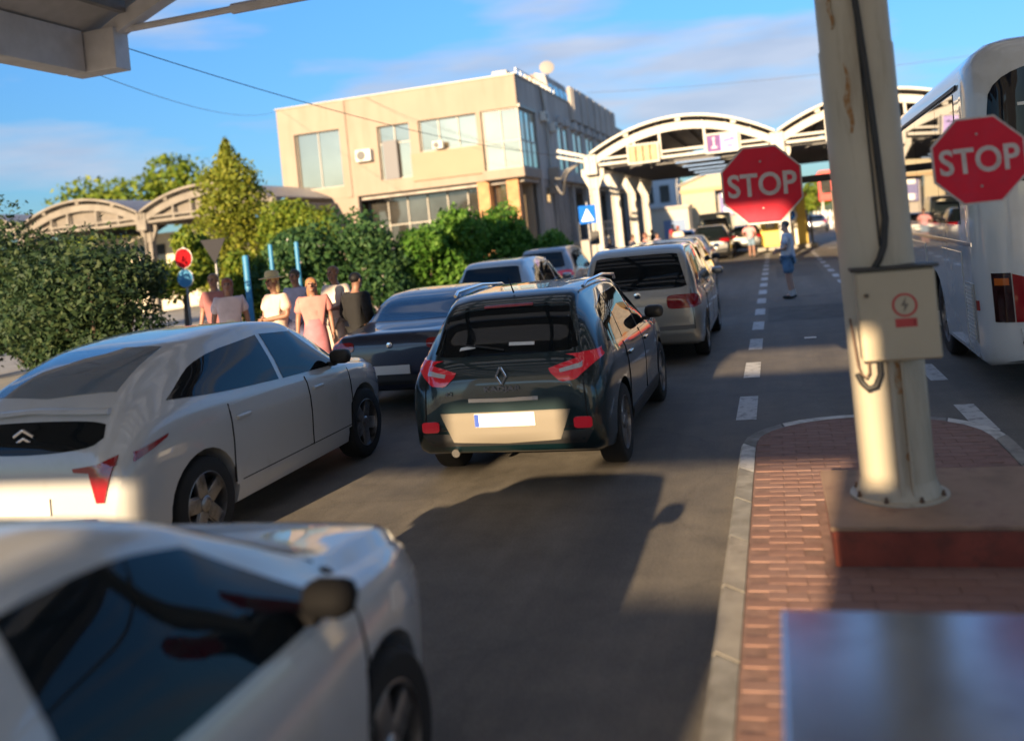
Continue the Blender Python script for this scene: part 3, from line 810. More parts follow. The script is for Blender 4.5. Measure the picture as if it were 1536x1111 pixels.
def window_y(x0, x1, z0, z1, y, nx, tr=None, m=None, open_=None):
    fr = MB(); f = .05
    for i in range(nx + 1):
        x = x0 + (x1 - x0) * i / nx; fr.box(x - f / 2 if 0 < i < nx else (x0 if i == 0 else x1 - f), x + f / 2 if 0 < i < nx else (x0 + f if i == 0 else x1), y, y + .08, z0, z1)
    zs_ = [z0, z1 - f] + ([tr] if tr else [])
    for k, z in enumerate(zs_): fr.box(x0 + f, x1 - f, y + .004, y + .075, z, z + f)
    fo = bl(fr, 'window', M_frame)
    zt = [(z0 + f, z1 - f)] if not tr else [(z0 + f, tr), (tr + f, z1 - f)]
    for i in range(nx):
        for a, b in zt:
            xa = x0 + (x1 - x0) * i / nx + f; xb = x0 + (x1 - x0) * (i + 1) / nx - f / 2
            yy = y + .05 + random.uniform(-.012, .012); tl = random.uniform(-.012, .012)
            bl(MB().add([(xa, yy - tl, a), (xb, yy + tl, a), (xb, yy + tl, b), (xa, yy - tl, b)], [(0, 1, 2, 3)]), 'pane', m or M_bglass, fo)
    return fo
window_y(-23.5, -20.9, 5.55, 8.5, BY0 + .18, 2)
window_y(-18.8, -17.05, 5.6, 8.32, BY0 + .18, 2, 7.4)
window_y(-16.55, -13.5, 6.75, 8.32, BY0 + .18, 3)
window_y(-13.2, BX1 - .02, 5.43, 8.34, BY0 + .12, 2, 6.75)
bl(MB().box(-18.55, -17.8, BY0 - .03, BY0 + .15, 5.6, 7.55), 'door', mat('grey_door', (.14, .14, .15), rough=.6))
# interior floor slabs and curtain seen behind glass
bl(MB().box(BX0 + .36, BX1 - .3, BY0 + 2.5, BY0 + 2.6, 0.2, 9.0), 'inner_wall', mat('inner_wall', (.35, .27, .18), rough=.9))
bl(MB().box(BX0 + .36, BX1 - .1, BY0 + .36, BY1, 4.75, 4.94), 'floor_slab', M_conc)
# ground floor shop front
window_y(-20.2, -13.6, 1.0, 4.9, BY0 + 1.2, 6, 3.3, M_darkglass)
bl(MB().box(-20.2, -13.6, BY0 + 1.15, BY0 + 1.4, 0, 1.0), 'dado_wall', M_orange)
for x in (-13.5, -12.0): bl(MB().box(x - .3, x + .3, BY0 + .1, BY0 + .75, 0, 4.945), 'column', M_orange)
window_y(-13.2, -12.3, .6, 4.9, BY0 + .9, 1, 3.0, M_bglass)
# side facade (along the road)
def cells_x(mb, x, d, y0, y1, z0, z1, holes):
    cy = sorted({y0, y1} | {v for q in holes for v in q[:2]}); cz = sorted({z0, z1} | {v for q in holes for v in q[2:]})
    for ya, yb in zip(cy, cy[1:]):
        zz = None
        for za, zb in list(zip(cz, cz[1:])) + [(z1, None)]:
            solid = zb is not None and not any(q[0] <= ya + .001 and yb - .001 <= q[1] and q[2] <= za + .001 and zb - .001 <= q[3] for q in holes)
            if solid and zz is None: zz = za
            if not solid and zz is not None: mb.box(x - d, x, ya, yb, zz, za); zz = None
wy = []
y = 50.2
while y < 84: wy += [(y, y + 1.1, 5.6, 8.15), (y + 1.5, y + 2.6, 5.6, 8.15)]; y += 4.1
mb = MB(); cells_x(mb, BX1, .3, 45.3, BY1, 4.95, BH, wy)
cells_x(mb, BX1 - .003, .3, BY0 + .36, 45.3, 8.5, BH, [])
bl(mb, 'side_wall', M_conc)
def window_x(y0, y1, z0, z1, x, ny, tr=None, m=None):
    fr = MB(); f = .07
    for i in range(ny + 1):
        y_ = y0 + (y1 - y0 - f) * i / ny; fr.box(x - .08, x, y_, y_ + f, z0, z1)
    for z in [z0, z1 - f] + ([tr] if tr else []): fr.box(x - .075, x - .004, y0 + f, y1 - f, z, z + f)
    fo = bl(fr, 'window', M_frame)
    for i in range(ny):
        ya = y0 + (y1 - y0 - f) * i / ny + f; yb = y0 + (y1 - y0 - f) * (i + 1) / ny
        for a, b in ([(z0 + f, z1 - f)] if not tr else [(z0 + f, tr), (tr + f, z1 - f)]):
            tl = random.uniform(-.01, .01)
            bl(MB().add([(x - .04 - tl, ya, a), (x - .04 + tl, yb, a), (x - .04 + tl, yb, b), (x - .04 - tl, ya, b)], [(0, 1, 2, 3)]), 'pane', m or M_bglass, fo)
for q in wy: window_x(q[0], q[1], q[2], q[3], BX1 - .02, 1)
window_x(BY0 + .25, 45.2, 5.45, 8.3, BX1 - .02, 3, 6.75)
bl(MB().box(BX1 - .35, BX1 + .1, BY0 + .05, 45.3, 8.345, 8.495), 'lintel', M_frame)
bl(MB().box(BX1 - .3, BX1 + .02, 45.3, 45.75, 0, 8.5), 'pilaster', M_conc)
hood = MB()
k = 0
y = 49.6
while y < 84:
    for dy in (0.1, 2.0):
        prof = [(y + dy + .55 * math.cos(a) + .55, 8.25 + .5 * math.sin(a)) for a in [PI * i / 8 for i in range(9)]]
        o = MB().prism([(p[0], p[1]) for p in prof], 'x', BX1 + .001, BX1 + .30); bl(o, 'window_hood', M_conc)
    y += 4.1
bl(MB().box(BX1 + .001, BX1 + .35, 47.5, BY1, 4.95, 5.35), 'ledge', M_conc)
bl(MB().box(BX1 + .001, BX1 + .22, 54.0, 70.0, 8.85, 10.9), 'attic_wall', M_conc)
for k in range(7): bl(MB().box(BX1 + .222, BX1 + .30, 54.3 + k * 2.25, 54.5 + k * 2.25, 8.9, 10.85), 'attic_pier', M_conc)
# penthouses with slanted glazing
for (ya, yb, zt) in ((51.2, 56.5, 11.45), (60.5, 66.0, 11.75)):
    ph_ = bl(MB().box(-16.5, -12.6, ya, yb, BH - .5, zt), 'penthouse', M_plaster)
    bl(MB().prism([(-12.59, 9.95), (-11.7, 9.95), (-12.0, zt - .1), (-12.59, zt + .08)], 'y', ya - .05, yb), 'penthouse_front', M_conc)
    for kk in range(4):
        yy = ya + .2 + kk * (yb - ya) / 4; x1_, x2_ = -11.745, -11.965
        bl(MB().add([(x1_, yy, 10.25), (x1_, yy + 1.0, 10.25), (x2_, yy + 1.0, zt - .3), (x2_, yy, zt - .3)], [(0, 1, 2, 3)]), 'penthouse_window', M_bglass)
bl(MB().box(-13.2, -12.4, 44.5, 46.6, BH - .5, BH + .75, .04), 'roof_box', M_steel)
rl = MB()
for k in range(10): rl.box(-11.6, -11.56, 43.2 + k * .9, 43.24 + k * .9, BH, BH + .5)
rl.box(-11.6, -11.56, 43.2, 51.3, BH + .5, BH + .54); bl(rl, 'roof_rail', M_galv)
# fins and dark undercroft along the road side
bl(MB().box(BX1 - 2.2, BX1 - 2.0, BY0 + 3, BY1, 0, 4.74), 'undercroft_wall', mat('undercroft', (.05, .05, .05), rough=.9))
bl(MB().box(BX1 - 2.0, BX1 - .05, 45.8, 47.6, 0, 4.94), 'stair_block', M_conc)
for k in range(5): bl(MB().box(BX1 - .25, BX1 + .05, 48.0 + k * .75, 48.22 + k * .75, 0, 4.94), 'fin', M_conc)
window_x(46.2, 47.2, 3.7, 4.6, BX1 + .01, 1)
for k in range(8): bl(MB().box(BX1 - .3, BX1, 53 + k * 4.1, 53.4 + k * 4.1, 0, 4.94), 'column', M_conc)
bl(MB().box(BX1 - 2, BX1 + 1.6, 50.5, 60, 0, 1.5), 'terrace', M_conc)
rl = MB()
for k in range(7): rl.box(BX1 + 1.5, BX1 + 1.56, 50.5 + k * 1.4, 50.58 + k * 1.4, 1.5, 2.5)
for z in (2.45, 2.0): rl.box(BX1 + 1.5, BX1 + 1.56, 50.5, 59, z, z + .06)
for k in range(3): rl.box(BX1 - .2 + k * .8, BX1 - .12 + k * .8, 50.5, 50.58, 1.5, 2.5)
rl.box(BX1 - .2, BX1 + 1.5, 50.5, 50.56, 2.45, 2.51); bl(rl, 'railing', M_steel)
dp = MB()
dp.tube([(BX1 - .1, 47.0, BH + .2), (BX1 + .05, 47.0, 9.9), (BX1 + .12, 47.2, 8.7), (BX1 + .12, 47.25, 7.9)], .07, 8)
dp.tube([(BX1 + .12, 47.25, 7.9), (BX1 + .12, 47.25, 5.4)], .05, 8)
bl(dp, 'downpipe', M_frame)
bl(MB().box(BX1 + .02, BX1 + .55, 47.1, 47.6, 4.2, 5.6), 'pipe_box', M_plaster)
# air conditioners
def aircon(label, x, y, z, rz, s=1):
    t = thing('air_conditioner', label, 'air conditioner', (x, y, z), rz)
    MB().box(-.42 * s, .42 * s, -.32, 0, -.3 * s, .3 * s, .02).build('casing', mat('ac_white', (.55, .54, .50), rough=.5), t)
    MB().lathe([(.24 * s, 0), (.24 * s, .02), (.2 * s, .025)], 20, Matrix.Translation((-.1 * s, -.318, 0)) @ Matrix.Rotation(PI / 2, 4, 'X')).build('fan_grille', mat('ac_grille', (.10, .10, .10), rough=.6), t)
    return t
aircon('white air conditioner on the beige wall left of the door', -19.55, BY0 - .01, 6.95, 0)
aircon('small dark unit under the upper windows of the beige front', -15.5, BY0 - .02, 6.98, 0, .62)
for k, (yy, zz) in enumerate(((46.6, 8.3), (48.6, 7.9))):
    aircon('grey unit on the shaded side wall nearest the corner' if k == 0 else 'grey unit on the shaded side wall beyond the downpipe', BX1 + .03, yy, zz, PI / 2, .8)
# dish on the roof
t = thing('satellite_dish', 'white dish on the roof of the beige building', 'dish', (-12.6, 54.6, 11.5))
MB().tube([(0, 0, 0), (0, 0, .5)], .05, 8).build('mast', M_galv, t)
prof = [(.02, .0)] + [(.46 * i / 8, .24 * (i / 8) ** 2) for i in range(1, 9)] + [(.445, .255)]
MB().lathe(prof, 24, Matrix.Translation((0, -.05, .75)) @ Matrix.Rotation(R(70), 4, 'X') @ Matrix.Rotation(R(15), 4, 'Y')).build('reflector', mat('dish_white', (.28, .26, .24), rough=.7, spec=.2), t, smooth=60)
# swan-neck pipes from the building to the canopy
sw = MB()
def catmull(p, n=10):
    p = [Vector(q) for q in p]; p = [p[0] * 2 - p[1]] + p + [p[-1] * 2 - p[-2]]; o_ = []
    for i in range(1, len(p) - 2):
        for k in range(n):
            t_ = k / n
            o_.append(.5 * ((2 * p[i]) + (p[i + 1] - p[i - 1]) * t_ + (2 * p[i - 1] - 5 * p[i] + 4 * p[i + 1] - p[i + 2]) * t_ ** 2 + (3 * p[i] - p[i - 1] - 3 * p[i + 1] + p[i + 2]) * t_ ** 3))
    return o_ + [p[-2]]
for z0, sag in ((5.05, .25), (4.75, .75)):
    sw = MB(); sw.tube(catmull([(BX1 + .3, 47.0, z0 - .05), (BX1 + 1.3, 44.4, z0 - sag), (-8.6, 39.2, 4.9 - sag * .35), (-7.35, 37.1, 5.0)]), .05, 8)
    o = sw.build('sagging_pipe', M_steel, smooth=60); tagp(o, 'white sagging conduit from building to canopy, ' + ('upper' if sag < .5 else 'lower') + ' of the two', 'conduit')
# overhead wires
def wire(label, a, b, sag, r=.012):
    a, b = Vector(a), Vector(b); mb = MB()
    mb.tube([a.lerp(b, i / 20) - Vector((0, 0, sag * 4 * (i / 20) * (1 - i / 20))) for i in range(21)], r, 5)
    o = mb.build('overhead_wire', M_plastic); tagp(o, label, 'wire')
wire('long dark wire sloping across the front of the beige building', (-10.3, 12.76, 5.95), (-7.1, 37.0, 5.1), .45, .009)
wire('dark wire from the canopy corner to the top left of the beige building', (-10.9, 12.7, 5.6), (BX0 + .3, BY0 - .05, 9.9), .5, .007)
wire('thin wire down across the beige facade to the canopy', (-19.2, BY0 - .08, BH - .05), (-7.4, 37.0, 5.0), .5, .007)
wire('fine distant wire over the canopy in front of the sky', (-11.6, 62, 11.6), (26, 60, 10.6), .7, .012)

# ------------------------------------------------------------------ vehicles
def profile(kind, L, W, H):
    """side and plan profiles, y from rear bumper (0) to nose (L)"""
    w = W / 2
    if kind == 'suv':
        top = [(0, .62), (.02, .90), (.08, 1.02), (.15, 1.09), (.48, H - .10), (.72, H - .025), (1.5, H), (2.2, H - .035), (2.62, H - .16), (3.20, 1.09), (3.32, 1.05), (3.95, .97), (L - .15, .84), (L - .03, .70), (L, .58)]
        belt = [(0, .58), (.03, .82), (.25, .98), (.6, 1.05), (1.6, 1.0), (3.1, .97), (4.0, .90), (L - .12, .74), (L, .54)]
        wt = [(0, .70 * w), (.1, .76 * w), (.5, .68 * w), (1.3, .70 * w), (2.3, .69 * w), (3.0, .76 * w), (3.35, .80 * w), (4.0, .78 * w), (L, .40 * w)]
    elif kind == 'mpv':
        top = [(0, .62), (.02, .95), (.06, 1.06), (.12, 1.14), (.36, H - .09), (.6, H - .02), (1.6, H), (2.7, H - .05), (3.1, H - .18), (3.85, 1.10), (4.0, 1.05), (L - .2, .88), (L - .03, .70), (L, .58)]
        belt = [(0, .58), (.03, .86), (.25, 1.0), (1.6, .98), (3.6, .95), (4.2, .88), (L - .12, .72), (L, .54)]
        wt = [(0, .80 * w), (.1, .84 * w), (.5, .76 * w), (1.6, .77 * w), (2.7, .75 * w), (3.6, .80 * w), (4.0, .82 * w), (L, .42 * w)]
    elif kind == 'coupe':        # fastback crossover
        top = [(0, .60), (.02, .86), (.07, .98), (.12, 1.04), (.20, 1.15), (.26, 1.20), (.72, H - .15), (1.2, H - .04), (1.85, H), (2.45, H - .05), (2.75, H - .17), (3.3, 1.08), (3.42, 1.03), (3.95, .95), (L - .15, .82), (L - .03, .66), (L, .55)]
        belt = [(0, .56), (.03, .80), (.3, 1.03), (.7, 1.08), (1.6, 1.02), (3.2, .97), (3.9, .87), (L - .12, .70), (L, .50)]
        wt = [(0, .72 * w), (.1, .78 * w), (.7, .68 * w), (1.5, .69 * w), (2.4, .68 * w), (3.1, .76 * w), (3.45, .80 * w), (4.0, .76 * w), (L, .40 * w)]
    elif kind == 'hatch':
        top = [(0, .58), (.02, .84), (.08, .97), (.14, 1.03), (.55, H - .10), (.85, H - .03), (1.5, H), (2.1, H - .04), (2.45, H - .14), (3.1, 1.02), (3.25, .97), (3.75, .90), (L - .15, .76), (L - .03, .62), (L, .50)]
        belt = [(0, .54), (.03, .78), (.3, .95), (1.5, .93), (3.0, .90), (3.7, .83), (L - .12, .68), (L, .48)]
        wt = [(0, .72 * w), (.1, .78 * w), (.6, .68 * w), (1.4, .69 * w), (2.2, .68 * w), (2.9, .76 * w), (3.25, .80 * w), (3.8, .77 * w), (L, .40 * w)]
    elif kind == 'hatch2':
        top = [(0, .58), (.02, .84), (.08, .97), (.14, 1.03), (.55, H - .10), (.85, H - .03), (1.6, H), (2.35, H - .02), (2.62, H - .085), (2.85, H - .20), (3.3, 1.06), (3.42, 1.02), (3.85, .965), (L - .15, .85), (L - .03, .68), (L, .50)]
        belt = [(0, .54), (.03, .78), (.3, .97), (1.5, .95), (3.2, .92), (3.8, .86), (L - .12, .70), (L, .48)]
        wt = [(0, .72 * w), (.1, .78 * w), (.6, .70 * w), (1.4, .71 * w), (2.5, .69 * w), (3.1, .77 * w), (3.4, .80 * w), (3.9, .77 * w), (L, .40 * w)]
    elif kind == 'sedan':
        top = [(0, .60), (.02, .86), (.07, .97), (.14, 1.01), (.55, 1.05), (.72, 1.08), (1.25, H - .10), (1.6, H - .02), (2.1, H), (2.6, H - .05), (2.9, H - .15), (3.5, 1.02), (3.65, .98), (4.2, .90), (L - .15, .77), (L - .03, .62), (L, .52)]
        belt = [(0, .56), (.03, .80), (.3, .94), (.7, .99), (1.6, .95), (3.3, .92), (4.1, .84), (L - .12, .68), (L, .48)]
        wt = [(0, .74 * w), (.1, .82 * w), (.6, .80 * w), (1.0, .70 * w), (1.6, .66 * w), (2.6, .66 * w), (3.4, .78 * w), (3.65, .82 * w), (4.2, .78 * w), (L, .42 * w)]
    else:                        # van
        top = [(0, .6), (.02, 1.2), (.05, H - .25), (.1, H - .1), (.2, H - .03), (1.0, H), (3.0, H - .03), (3.4, H - .15), (4.1, 1.3), (4.25, 1.22), (L - .2, 1.0), (L - .03, .8), (L, .6)]
        belt = [(0, .55), (.03, 1.05), (.2, 1.12), (3.9, 1.1), (4.3, 1.0), (L - .12, .8), (L, .54)]
        wt = [(0, .86 * w), (.2, .88 * w), (3.0, .86 * w), (4.0, .84 * w), (L, .5 * w)]
    bot = [(0, .40), (.06, .30), (.35, .235), (1.2, .21), (L - 1.0, .21), (L - .25, .25), (L, .34)]
    wd = [(0, .84 * w), (.04, .91 * w), (.12, .955 * w), (.35, .985 * w), (1.0, w), (L - 1.5, w), (L - .75, .965 * w), (L - .35, .87 * w), (L - .12, .72 * w), (L, .52 * w)]
    return [mono(k) for k in (top, belt, wt, bot, wd)]
def car_body(kind, L, W, H, axles, wr):
    top, belt, wtf, bot, wd = profile(kind, L, W, H)
    ys = sorted(set([0, .01, .02, .04, .06, .09, .12, .16, .2] + [.2 + (L - .4) * i / 54 for i in range(55)] + [L - .2, L - .15, L - .1, L - .06, L - .03, L - .012, L]))
    rings = []
    for y in ys:
        zt = top(y); zb = bot(y); w_ = wd(y); zl = min(belt(y), zt - .015); hh = zt - zl; d = min(.085, .6 * hh); wt = min(wtf(y), w_ * .9)
        zb = min(zb, zl - .05)
        s = zl - zb
        half = [(0, zb), (.55 * w_, zb), (.88 * w_, zb), (.955 * w_, zb + .03), (.985 * w_, zb + s * .16), (.99 * w_, zb + s * .38), (w_, zb + s * .6), (.995 * w_, zb + s * .78), (.975 * w_, zb + s * .92), (.945 * w_, zl)]
        zr = zt - d
        x0 = .945 * w_
        for q in (.12, .45, .8, 1.0):
            half.append((x0 + (wt - x0) * q + .018 * math.sin(PI * q), zl + (zr - zl) * q))
        half += [(wt - .025, zt - d * .45), (wt - .075, zt - d * .17), (wt * .62, zt - d * .03), (wt * .3, zt), (0, zt)]
        rings.append((y, half))
    nh = len(rings[0][1]); n = 2 * nh - 2
    vs = []
    for y, half in rings:
        ring = half + [(-x, z) for x, z in half[-2:0:-1]]
        vs += [(x, y, z) for x, z in ring]
    fs = []
    for i in range(len(rings) - 1):
        for k in range(n):
            k2 = (k + 1) % n
            fs.append((i * n + k, i * n + k2, (i + 1) * n + k2, (i + 1) * n + k))
    for base, rev in ((0, 1), ((len(rings) - 1) * n, 0)):
        for k in range(nh - 1):                                    # strips across the end caps
            a, b = base + k, base + k + 1; c_, d_ = base + (n - k) % n, base + (n - k - 1) % n
            f = [a, b, d_, c_]; f = list(dict.fromkeys(f))
            if len(f) > 2: fs.append(tuple(f[::-1] if rev else f))
    bm = bmesh.new()
    bv = [bm.verts.new(v) for v in vs]
    for f in fs: bm.faces.new([bv[i] for i in f])
    bmesh.ops.recalc_face_normals(bm, faces=bm.faces)
    bvh = BVHTree.FromBMesh(bm)
    me = bpy.data.meshes.new('body'); bm.to_mesh(me); bm.free()
    # wheel wells
    cut = MB()
    for y in axles:
        for s in (-1, 1):
            M = Matrix.Translation((s * (W / 2 - .10), y, wr)) @ Matrix.Rotation(PI / 2, 4, 'Y')
            cut.lathe([(wr + .055, -.22), (wr + .055, .3)], 28, M)
    to = bpy.data.objects.new('body', me); C.objects.link(to)
    cu = cut.build('wheel_cutter', M_dark)
    md = to.modifiers.new('b', 'BOOLEAN'); md.operation = 'DIFFERENCE'; md.object = cu; md.solver = 'EXACT'
    dg = bpy.context.evaluated_depsgraph_get()
    me2 = bpy.data.meshes.new_from_object(to.evaluated_get(dg))
    bpy.data.objects.remove(to); bpy.data.objects.remove(cu)
    return me2, bvh, top
def well_faces(me, axles, W, wr):
    n = len(me.polygons); mi = np.zeros(n, dtype=np.int32)
    for p in me.polygons:
        c = p.center
        for y in axles:
            if (c.y - y) ** 2 + (c.z - wr) ** 2 < (wr + .05) ** 2 and abs(c.x) < W / 2 - .02:
                vv = [me.vertices[i].co for i in p.vertices]
                if all((v.y - y) ** 2 + (v.z - wr) ** 2 < (wr + .06) ** 2 for v in vv): mi[p.index] = 1
    me.polygons.foreach_set('material_index', mi)
def poly_at(pts, t):
    cs = [0]
    for a, b in zip(pts, pts[1:]): cs.append(cs[-1] + math.hypot(b[0] - a[0], b[1] - a[1]))
    L = t * cs[-1]
    for i in range(len(cs) - 1):
        if L <= cs[i + 1] + 1e-9:
            q = (L - cs[i]) / (cs[i + 1] - cs[i] + 1e-9); return (pts[i][0] + (pts[i + 1][0] - pts[i][0]) * q, pts[i][1] + (pts[i + 1][1] - pts[i][1]) * q)
    return pts[-1]
def panel(bvh, axis, low, upp, m, name, parent, off=.004, nu=14, nv=6, skirt=.014, sgn=1, smooth=40):
    """ruled patch between two polylines, laid on the bodywork along an axis, with a rim that goes into it"""
    g = []
    for j in range(nv + 1):
        row = []
        for i in range(nu + 1):
            a, b = poly_at(low, i / nu), poly_at(upp, i / nu)
            q = j / nv; u, v = a[0] + (b[0] - a[0]) * q, a[1] + (b[1] - a[1]) * q
            if axis == 'x': o_, d = Vector((sgn * 3, u, v)), Vector((-sgn, 0, 0))
            elif axis == 'r': o_, d = Vector((u, -3, v)), Vector((0, 1, 0))
            elif axis == 'f': o_, d = Vector((u, 9, v)), Vector((0, -1, 0))
            else: o_, d = Vector((u, v, 5)), Vector((0, 0, -1))
            hit = bvh.ray_cast(o_, d)
            if hit[0] is None:
                nr = bvh.find_nearest(o_ + d * {'x': 2.2, 'r': 3, 'f': 4.5, 'z': 4}[axis])
                p, nn = nr[0], nr[1]
            else: p, nn = hit[0], hit[1]
            if nn.dot(d) > 0: nn = -nn
            row.append((p + nn * off * .6 - d * off * .4, d))
        g.append(row)
    ring = [(0, i) for i in range(nu + 1)] + [(j, nu) for j in range(1, nv + 1)] + [(nv, i) for i in range(nu - 1, -1, -1)] + [(j, 0) for j in range(nv - 1, 0, -1)]
    vs = [p for row in g for p, d in row]; fs = []
    for j in range(nv):
        for i in range(nu):
            a = j * (nu + 1) + i; fs.append((a, a + 1, a + nu + 2, a + nu + 1))
    b = len(vs); vs += [g[j][i][0] + g[j][i][1] * skirt for j, i in ring]
    for k in range(len(ring)):
        k2 = (k + 1) % len(ring); a1 = ring[k][0] * (nu + 1) + ring[k][1]; a2 = ring[k2][0] * (nu + 1) + ring[k2][1]
        fs.append((a1, a2, b + k2, b + k))
    o = MB().add(vs, fs).build(name, m, parent, smooth=smooth)
    return o
def hitp(bvh, axis, u, v, sgn=1):
    if axis == 'x': h_ = bvh.ray_cast(Vector((sgn * 3, u, v)), Vector((-sgn, 0, 0)))
    elif axis == 'r': h_ = bvh.ray_cast(Vector((u, -3, v)), Vector((0, 1, 0)))
    else: h_ = bvh.ray_cast(Vector((u, v, 5)), Vector((0, 0, -1)))
    return h_[0]
WHEELS = {}
def wheel_meshes(wr, style):
    k = (round(wr, 3), style)
    if k in WHEELS: return WHEELS[k]
    RX = Matrix.Rotation(PI / 2, 4, 'Y')
    t = MB().lathe([(wr * .68, -.10), (wr * .93, -.105), (wr * .985, -.085), (wr, -.05), (wr, .05), (wr * .985, .085), (wr * .93, .105), (wr * .68, .10), (wr * .66, 0), (wr * .68, -.10)], 36, RX, cap=False).mesh('tyre', M_tyre, 50)
    r_ = MB()
    r_.lathe([(wr * .70, -.095), (wr * .70, .095), (wr * .66, .10), (wr * .64, .03), (wr * .64, -.05), (wr * .3, -.06)], 36, RX, cap=False)
    r_.lathe([(wr * .17, .03), (wr * .17, .085), (wr * .13, .095), (.02, .096)], 20, RX)
    for i in range(5 if style == 5 else 10):
        a = 2 * PI * i / (5 if style == 5 else 10); ww = .055 if style == 5 else .03
        M = Matrix.Rotation(a, 4, 'X')
        r_.box(.035, .08, -ww, ww, wr * .12, wr * .66, .008, M)
        if style == 5:
            r_.box(.03, .07, -ww * .3 + .05, ww * .3 + .05, wr * .12, wr * .66, .005, M)
    rm = r_.mesh('rim', M_rim, 40)
    dk = MB().lathe([(wr * .655, -.058), (wr * .655, -.02), (.03, -.02)], 24, RX).mesh('brake_disc', M_plastic, 40)
    WHEELS[k] = (t, rm, dk)
    return WHEELS[k]
def rounded(pts, it=2):
    """Chaikin rounding of an open polyline"""
    for _ in range(it):
        o_ = [pts[0]]
        for a, b in zip(pts, pts[1:]):
            o_ += [(a[0] * .75 + b[0] * .25, a[1] * .75 + b[1] * .25), (a[0] * .25 + b[0] * .75, a[1] * .25 + b[1] * .75)]
        pts = o_ + [pts[-1]]
    return pts
def lens_shape(x0, x1, z0, z1, k=.25):
    """lower and upper outlines of a rounded box in 2D"""
    dx = (x1 - x0); dz = z1 - z0; zm = (z0 + z1) / 2
    lo = rounded([(x0, zm), (x0, z0), (x0 + dx * .5, z0), (x1, z0), (x1, zm)], 3)
    up_ = rounded([(x0, zm), (x0, z1), (x0 + dx * .5, z1), (x1, z1), (x1, zm)], 3)
    return lo, up_
